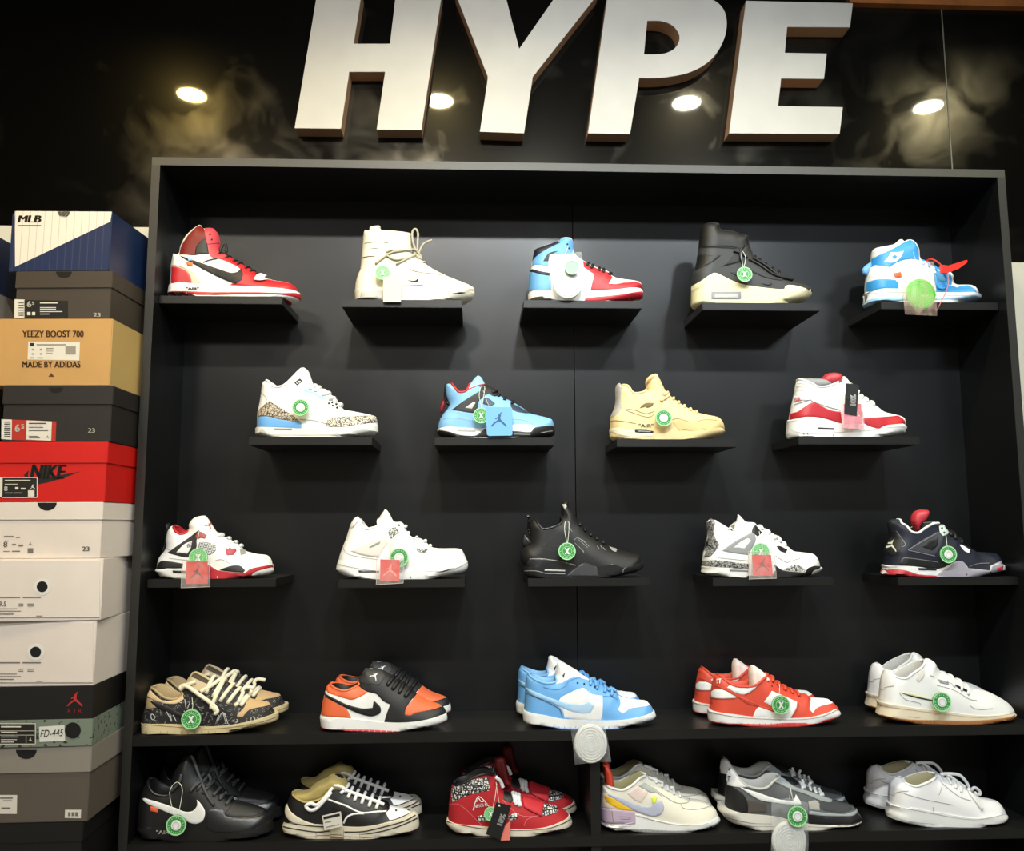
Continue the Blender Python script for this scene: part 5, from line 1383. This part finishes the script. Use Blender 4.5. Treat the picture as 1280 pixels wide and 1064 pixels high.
s.bars(mat('#c9cccb', .7), '720,335 790,350 830,370 870,390', r=.003, cords='720,250 730,300 735,330; 790,270 775,300 780,340; 820,310 815,350 835,370; 850,320 870,360 885,390')
s.rear(-11, 'rear grey and black runner with white heel tab, in shadow')

s = shoe('low_top_sneaker', 'front all-white leather low sneaker at the right end of the lower shelf', S61(1070, 935), z5, yc=.05, group='all-white leather pair')
s.sole('250,455 252,424 420,455 590,486 900,542 1040,520 1132,488 / 1146,520 1142,570 1080,602 950,632 600,628 400,612 290,570 255,500', W)
s.upper('256,450 256,380 260,320 268,270 300,228 342,226 | 390,278 460,298 524,268 | 610,198 660,222 750,262 860,320 940,372 1060,398 1105,440 1132,500', mat('#e4e4e6', .45), lining=mat('#a8a07c', .8), collar=W)
rules(s, SEAM, '262,358 340,334 400,330; 360,345 500,388 740,436; 640,250 660,275 780,370 880,405; 655,290 630,360; 585,450 590,488', 4, layer=2)
rules(s, SEAM, '254,440 420,470 590,502 900,556 1135,502; 258,520 400,570 600,600; 500,566 565,568', 3, 'm')
s.bars(W, '720,285 760,315 800,345', r=.0034, cords='640,200 700,195 780,205 830,250 855,300 850,330; 690,200 760,250 830,300; 850,330 890,300 930,320 940,350 900,350; 855,340 900,400 955,470')
s.rear(-30, 'rear all-white leather low sneaker, set back to the left in shadow')

# ------------------------------------------------------------------ tags and packets hanging on the shoes
TG = mat('#3a8f45', .4); TGL = mat('#a3d9a6', .4); TGP = mat('#6fbb76', .4)
def round_tag(cx, cy, r, y, style, cord, label, tilt=0):
    x, z = at_y(cx, cy, y); R = r*(y-CAMY)/FPX
    t = thing('round_tag', label, 'tag', (x, y, z), 'round green tags')
    def ydisc(r0, r1, y0, y1, n=36):
        V, Fc = [], []
        for yy in (y0, y1):
            for k in range(n): a = 2*PI*k/n; V.append((r1*math.cos(a), yy, r1*math.sin(a)))
        if r0 <= 0:
            for k in range(n): Fc.append((k, (k+1) % n, n+(k+1) % n, n+k))
            Fc += [tuple(range(n)), tuple(n+k for k in reversed(range(n)))]
        else:
            for yy in (y0, y1):
                for k in range(n): a = 2*PI*k/n; V.append((r0*math.cos(a), yy, r0*math.sin(a)))
            for k in range(n):
                j = (k+1) % n; Fc += [(k, j, n+j, n+k), (2*n+j, 2*n+k, 3*n+k, 3*n+j), (j, k, 2*n+k, 2*n+j), (n+k, n+j, 3*n+j, 3*n+k)]
        return mesh(V, Fc)
    base, ring, mark = {'x': (TG, TGL, W), 'pale': (TGP, TGL, W), 'w': (TG, TGL, W), 'mint': (mat('#8fc09b', .5), mat('#9ccaa7', .5), mat('#a9d2b2', .5))}[style]
    link('disc', ydisc(0, R, -.0016, .0016), base, t)
    link('rim', ydisc(R*.88, R*1.0, -.0024, -.0014), ring, t)
    for k in range(14):       # dots of the ring legend
        pass
    V, Fc = [], []
    for k in range(20):
        a = 2*PI*k/20; b = len(V)
        if k % 10 == 9: continue
        for da, rr in ((-.06, .68), (.06, .68), (.06, .80), (-.06, .80)): V.append((R*rr*math.cos(a+da), -.0021, R*rr*math.sin(a+da)))
        Fc.append((b, b+1, b+2, b+3))
    o = link('ring_legend', mesh(V, Fc), ring, t)
    if style in ('x', 'pale'):
        link('inner_ring', ydisc(R*.52, R*.57, -.0021, -.0014), ring, t)
        V, Fc = [], []
        for sg in (1, -1):
            b = len(V)
            for u, v in ((-.30, .36), (-.10, .36), (.30, -.36), (.10, -.36)): V.append((R*u*sg, -.0030-.0001*sg, R*v))
            Fc.append((b, b+1, b+2, b+3))
        link('x_mark', mesh(V, Fc), mark, t)
    elif style == 'w':
        link('inner_disc', ydisc(0, R*.5, -.0024, -.0012), mark, t); link('inner_ring', ydisc(R*.30, R*.36, -.003, -.002), mat('#b9c4ba', .5), t)
    if cord:
        P = []
        for px, py, yy in cord:
            q = at_y(px, py, y+yy); P.append(Vector((q[0]-x, yy, q[1]-z)))
        P = [Vector(q) for q in smooth_path(P, 4)]
        link('cord', tube([P], .0006, 6), mat('#cfd8c8', .6), t)
    t.rotation_euler = (math.radians(tilt), 0, 0)
    return t
Y1 = YC-.046-.010            # just clear of the near side of a single shoe
def g(x, y, o, sc=6.4): return o[0]+x/sc, o[1]+y/sc
round_tag(478.5, 341, 9.6, Y1, 'pale', [(486, 341, 0), (490, 336, .004), (492, 330, .012)], 'round pale green tag on the off-white boot sneaker')
round_tag(715, 334.5, 9.5, Y1-.015, 'mint', [(716, 326, 0), (716, 318, .004), (717, 312, .012)], 'round mint green tag in front of the clear packet, top row middle')
round_tag(930.5, 343, 10, Y1, 'x', [(929, 334, 0), (927, 322, .004), (928, 314, .02), (932, 322, .004), (930, 334, 0)], 'round green tag on the black high top with cream sole')
round_tag(375.8, 509.5, 10.5, Y1, 'w', [(376, 499, 0), (375, 485, .006), (374, 478, .014)], 'round green tag on the white sneaker with light blue heel')
round_tag(601.5, 519.5, 10, Y1, 'x', [(602, 510, 0), (599, 495, .004), (601, 484, .018), (606, 484, .018), (604, 498, .004), (602, 510, 0)], 'round green tag on the sky blue sneaker')
round_tag(829.5, 522.5, 10.6, Y1, 'w', [(829, 512, 0), (830, 503, .004), (827, 493, .016), (833, 495, .016)], 'round green tag on the tan sneaker')
round_tag(1072, 518, 7, Y1, 'pale', [(1073, 511, 0), (1074, 498, .004), (1072, 482, .016)], 'round green tag half hidden behind the black card, second row')
round_tag(248, 697, 11.2, Y1+.002, 'pale', [(247, 686, 0), (247, 675, .004), (249, 664, .014)], 'round green tag behind a red square tag, leftmost sneaker of third row')
round_tag(499, 697, 11.5, Y1+.002, 'w', [(495, 687, 0), (492, 680, .004), (490, 668, .014)], 'round green tag behind a red square tag, all-white sneaker')
round_tag(708.7, 689.2, 10.7, Y1, 'x', [(709, 679, 0), (706, 665, .004), (706.5, 653, .016), (711, 653, .016), (711, 665, .004), (709.5, 679, 0)], 'round green tag with white X on the all-black sneaker')
round_tag(951, 690, 11, Y1+.002, 'pale', [(951, 680, 0), (950, 672, .004), (949, 664, .014)], 'round green tag behind a red square tag, sneaker with speckled heel')
round_tag(1185, 693.2, 10.8, Y1-.001, 'w', [(1184, 683, 0), (1183, 674, .004), (1182, 666, .014)], 'round green tag on the navy black sneaker')
Y2 = YP-.041-.010
round_tag(239.3, 899.2, 11.6, Y2, 'x', [(240, 888, 0), (241, 882, .004), (240, 872, .014)], 'round green tag with white X on the bandana-print sneaker')
round_tag(975.8, 881, 11.2, Y2, 'x', [(974, 870, 0), (974, 862, .004), (974, 856, .014)], 'round green tag with white X on the orange-red sneaker', 4)
round_tag(1177, 877.5, 11.6, Y2, 'w', [(1174, 866, 0), (1171, 859, .004), (1169, 855, .014)], 'round green tag on the white sneaker with gum sole')
round_tag(220.5, 1031.5, 11.5, Y2, 'w', [(218, 1021, 0), (212, 991, .01), (221, 978, .02), (228, 988, .012), (223, 1018, 0)], 'round green tag on the black sneaker with white stripe')
round_tag(996.5, 1020.5, 12.2, Y2-.014, 'w', [(994, 1009, 0), (990, 995, .004), (988, 985, .016)], 'round green tag on the grey and black runner')
round_tag(613.5, 1017.5, 8, Y2+.003, 'pale', [(616, 1010, 0), (619, 996, .004), (621, 980, .014)], 'round green tag half hidden by the black card, red canvas mid-top')

def card(name, label, cat, px, y, m, th=.0012, cord=None, group=None):
    P = [at_y(a, b, y) for a, b in px]; c = np.mean(P, 0)
    t = thing(name, label, cat, (c[0], y, c[1]), group)
    link('card', prism([P], y, y+th, (c[0], y, c[1])), m, t); t['_'] = 0; del t['_']
    if cord:
        Q = [Vector((at_y(a, b, y+d)[0]-c[0], d, at_y(a, b, y+d)[1]-c[1])) for a, b, d in cord]
        link('cord', tube([[Vector(q) for q in smooth_path(Q, 4)]], .0006, 6), mat('#b8b8ae', .6), t)
    return t, (c[0], y, c[1])
def on_card(t, o, name, m, px, lift=.0004):
    y = o[1]-lift; P = [at_y(a, b, y) for a, b in px]
    return link(name, prism([P], y, y+lift*.8, o), m, t)
def card_word(t, o, txt, m, x, y_, w, h, rot=0, bold=.01, lift=.0006, name='lettering'):
    V, Fc = text_geo(txt, bold); W0 = V[:, 0].max(); ca, sa = math.cos(rot), math.sin(rot); y = o[1]-lift; P = []
    for v in V:
        u, q = v[0]/W0*w, v[1]*h; a = at_y(x+u*ca+q*sa, y_+u*sa-q*ca, y); P.append((a[0]-o[0], -lift, a[1]-o[2]))
    return link(name, mesh(P, Fc), m, t)
def jpx(cx, cy, s_): return [(cx+(u-.5)*s_, cy-(v-.5)*s_) for u, v in JUMP]
t, o = card('hang_tag', 'plain off-white card tag hanging on the off-white boot sneaker', 'tag', [(479, 346), (501, 346), (501, 377.5), (479, 377.5)], Y1-.003, CREAM if 0 else mat('#d8d2b4', .6), cord=[(490, 346, 0), (492, 340, .004), (494, 333, .012)])
t, o = card('hang_tag', 'blue square card with a jumping figure on the sky blue sneaker', 'tag', [(606.5, 510), (608, 508.5), (639, 509), (640.5, 511), (640.5, 543), (639, 544.5), (611, 545), (609, 543.5)], Y1-.003, mat('#6aa6e0', .5), cord=[(612, 509, 0), (608, 500, .004), (604, 488, .014)])
on_card(t, o, 'figure_emblem', mat('#28507e'), jpx(623.5, 525, 20))
t, o = card('hang_tag', 'black card tag with white lettering on the white and red sneaker', 'tag', [(1057.5, 479), (1073.5, 481), (1071, 520), (1055.5, 517)], Y1-.006, BK, cord=[(1066, 480, 0), (1062, 478, .004), (1058, 481, .014)])
card_word(t, o, '10%', W, 1070, 507, 14, 7, rot=-PI/2, bold=.04); card_word(t, o, 'XXXX', GR, 1061, 505, 9, 2, rot=-PI/2)
t, o = card('hang_tag', 'black card tag with white lettering on the red canvas mid-top', 'tag', [(620.5, 1003), (639, 1007.5), (625.5, 1050), (607.5, 1043)], Y2-.003, BK, cord=[(624, 1004, 0), (622, 992, .004), (620, 978, .014)])
card_word(t, o, '10%', W, 627.5, 1033, 15, 7, rot=-1.22, bold=.03); card_word(t, o, 'XXXX', GR, 618, 1030, 11, 2.2, rot=-1.22)
on_card(t, o, 'corner_mark', W, [(622.5, 1008), (624, 1005.5), (625.5, 1008.6)])
t, o = card('hang_tag', 'narrow coral pink card behind the black tag, red canvas mid-top', 'tag', [(629, 1034), (638, 1026), (637.5, 1050.5), (626, 1051)], Y2, mat('#e07a6c', .5))
t, o = card('size_card', 'small white size label stuck on the black canvas sneaker', 'label', [(402.5, 1020), (426, 1014.5), (428.5, 1033), (405.5, 1038)], Y2-.001, PAPER, .0006)
on_card(t, o, 'title_bar', INK, [(404, 1021.5), (424.5, 1017), (425, 1020.2), (404.6, 1024.8)])
CARDL = (t, o)
on_card(t, o, 'small_print', GY, [(406, 1028), (414, 1026.2), (414.2, 1027.2), (406.2, 1029)]); on_card(t, o, 'small_print', GY, [(407, 1034), (424, 1030.4), (424.2, 1031.2), (407.2, 1035)])
# the size label is stuck to the canvas sneaker: make it a part of that shoe
t, o = CARDL
for i, ch in enumerate(list(t.children)):
    ch.parent = FRAYED if i == 0 else CL; ch.location = (Vector(o)-FRAYED.location) if i == 0 else (0, 0, 0)
    if i == 0: CL = ch; ch.name = 'size_label'; ch['label'] = 'small white size label'
bpy.data.objects.remove(t)
def sleeve(label, out, inn, dark):
    t, o = card('hang_tag', label, 'tag', inn, Y1-.004, mat('#cf2a1e', .45), .0015, group='red square tags in clear sleeves',
                cord=[((inn[0][0]+inn[1][0])/2, inn[0][1], 0), ((inn[0][0]+inn[1][0])/2+1, inn[0][1]-12, .002), ((inn[0][0]+inn[1][0])/2+1.5, inn[0][1]-24, .014)])
    P = [at_y(a, b, Y1-.0055) for a, b in out]
    link('clear_sleeve', prism([P], Y1-.0058, Y1-.0054, o), clear('clear_sleeve', '#e9e6e2', .10), t)
    P2 = [Vector((p[0]-o[0], -.0018, p[1]-o[2])) for p in P]+[Vector((P[0][0]-o[0], -.0018, P[0][1]-o[2]))]
    link('sleeve_rim', tube([P2], .0006, 6), mat('#c9b7ae', .4), t)
    cx, cy = np.mean(inn, 0); on_card(t, o, 'figure_emblem', mat(dark, .5), jpx(cx, cy, 17))
A = (175, 620)
sleeve('red square tag with dark figure, leftmost sneaker of third row', [g(*p, A) for p in ((338, 520), (555, 522), (560, 728), (328, 736))], [g(*p, A) for p in ((372, 526), (540, 526), (540, 704), (366, 706))], '#5c1410')
A = (405, 620)
sleeve('red square tag with pale figure on the all-white sneaker', [g(*p, A) for p in ((424, 488), (638, 498), (634, 698), (418, 712))], [g(*p, A) for p in ((450, 508), (606, 514), (602, 682), (448, 682))], '#f08a7c')
A = (860, 620)
sleeve('red square tag with dark figure on the sneaker with speckled heel', [g(*p, A) for p in ((482, 446), (690, 452), (708, 660), (490, 666))], [g(*p, A) for p in ((514, 474), (664, 474), (680, 634), (520, 636))], '#7d1d18')

def packet(label, bag, cx, cy, rx, ry, y, coilm, bagm, cord=None, group=None):
    P = [at_y(a, b, y) for a, b in bag]; c = at_y(cx, cy, y); o = (c[0], y, c[1])
    t = thing('lace_packet', label, 'packet', o, group)
    k = (y-CAMY)/FPX; RX, RZ = rx*k, ry*k; n = 40
    V = [(0, -.0055, 0)]; Fc = []
    for rr, yy in ((.25, -.0055), (.6, -.0055), (.9, -.005), (1.0, -.003), (1.0, .001)):
        for i in range(n): a = 2*PI*i/n; V.append((RX*rr*math.cos(a), yy, RZ*rr*math.sin(a)))
    for i in range(n):
        j = (i+1) % n; Fc.append((0, 1+i, 1+j))
        for q in range(4): Fc.append((1+q*n+i, 1+(q+1)*n+i, 1+(q+1)*n+j, 1+q*n+j))
    link('lace_coil', mesh(V, Fc), coilm, t, True)
    sp = []
    for i in range(150):
        a = i*.25; rr = .12+.84*i/150; sp.append(Vector((RX*rr*math.cos(a), -.0056, RZ*rr*math.sin(a))))
    link('lace_edge', tube([sp], .0006, 5), coilm, t, True)
    # the bag, a pillow of thin film
    Pp = smooth_poly(P, 30, 3); cc = np.mean(Pp, 0)
    V, Fc = [], []; m_ = len(Pp)
    for r_, yy in ((1, -.001), (.8, -.0055), (.45, -.0078), (.0, -.0082)):
        for p in Pp: V.append((cc[0]+(p[0]-cc[0])*r_-o[0], yy, cc[1]+(p[1]-cc[1])*r_-o[2]))
    for q in range(3):
        for i in range(m_): Fc.append((q*m_+i, q*m_+(i+1) % m_, (q+1)*m_+(i+1) % m_, (q+1)*m_+i))
    link('clear_bag', mesh(V, Fc), bagm, t, True)
    if cord:
        Q = [Vector((at_y(a, b, y+d)[0]-o[0], d, at_y(a, b, y+d)[1]-o[2])) for a, b, d in cord]
        link('cord', tube([[Vector(q) for q in smooth_path(Q, 4)]], .0006, 6), mat('#cfd0cc', .6), t)
    return t
CB = clear('clear_film', '#dfe3e6', .16); CBP = clear('clear_film_pink', '#e3c9b4', .28); WC = mat('#cfd0cb', .7)
packet('clear packet with coiled white laces on the sky blue, white and red high top', [(686, 318), (727, 315), (730, 345), (735, 373), (690, 376), (686, 345)], 709, 356, 19, 19.5, Y1-.002, WC, CB, [(706, 318, 0), (708, 314, .006), (710, 308, .018)], 'clear lace packets')
packet('clear packet with coiled bright green laces on the bright blue high top', [(1125.5, 327), (1167, 327), (1170, 360), (1171, 395), (1131, 393), (1128, 360)], 1150.5, 368, 19.5, 20.5, Y1-.006, mat('#3fc21c', .6), CBP, [(1146, 327, 0), (1143, 321, .004), (1142, 315, .018)], 'clear lace packets')
o_ = S61(630, 810)
packet('clear packet with coiled white laces hanging from the light blue low sneaker', [g(*p, o_, 6.095) for p in ((482, 384), (752, 368), (745, 480), (790, 700), (816, 868), (680, 872), (540, 892), (520, 700), (488, 500))], *g(660, 728, o_, 6.095), 20, 23, Y2-.003, WC, CB, [g(620, 384, o_, 6.095)+(0,), g(640, 350, o_, 6.095)+(.006,), g(650, 330, o_, 6.095)+(.016,)], 'clear lace packets')
o_ = (890, 935)
packet('clear packet with coiled white laces hanging from the grey and black runner', [g(*p, o_) for p in ((474, 440), (600, 400), (768, 440), (766, 620), (772, 760), (760, 900), (468, 900), (476, 640))], *g(615, 742, o_), 21, 23, Y2-.004, WC, CB, [g(620, 405, o_)+(0,), g(625, 360, o_)+(.006,), g(628, 330, o_)+(.016,)], 'clear lace packets')
# pink sleeve on the white and red sneaker
t, o = card('hang_tag', 'pink square tag in a clear pink sleeve under the black card', 'tag', [(1055, 505), (1076.5, 505), (1077.5, 530), (1055.5, 530.5)], Y1-.003, mat('#c4202e', .5))
P = [at_y(a, b, Y1-.0045) for a, b in ((1052, 505), (1079, 506), (1081, 537.5), (1053, 535))]
link('clear_sleeve', prism([P], Y1-.0048, Y1-.0044, o), clear('clear_sleeve_pink', '#f2b3bf', .30), t)
# red zip tie
zt = thing('zip_tie', 'red plastic zip tie looped through the bright blue high top', 'tie', (0, 0, 0))
c0 = at_y(1180, 335, Y1-.01); zt.location = (c0[0], Y1-.01, c0[1])
def zp(px, py, d): q = at_y(px, py, Y1-.01+d); return Vector((q[0]-c0[0], d, q[1]-c0[1]))
RP = mat('#e02416', .4)
loop = smooth_path([zp(1157, 327, .02), zp(1162, 324, .012), zp(1168, 325, .004), zp(1175, 330, 0), zp(1180, 336, 0)], 4)
link('tie_loop', tube([[Vector(q) for q in loop]], .0016, 8), RP, zt, True)
loop = smooth_path([zp(1182, 338, 0), zp(1186, 350, .0), zp(1182, 366, .002), zp(1176, 378, .006), zp(1171, 388, .01)], 4)
link('tie_loop', tube([[Vector(q) for q in loop]], .0009, 8), mat('#d5706a', .4), zt, True)
hp = [at_y(a, b, Y1-.012) for a, b in ((1176, 331), (1184, 332), (1185, 341), (1177, 341))]
link('tie_head', prism([hp], Y1-.013, Y1-.005, (c0[0], Y1-.01, c0[1])), RP, zt)
tp_ = [at_y(a, b, Y1-.01) for a, b in ((1181, 333.5), (1206, 325.5), (1209.5, 325), (1208.5, 328.5), (1198, 336), (1185, 341))]
link('tie_tail', prism([tp_], Y1-.0105, Y1-.0092, (c0[0], Y1-.01, c0[1])), RP, zt)
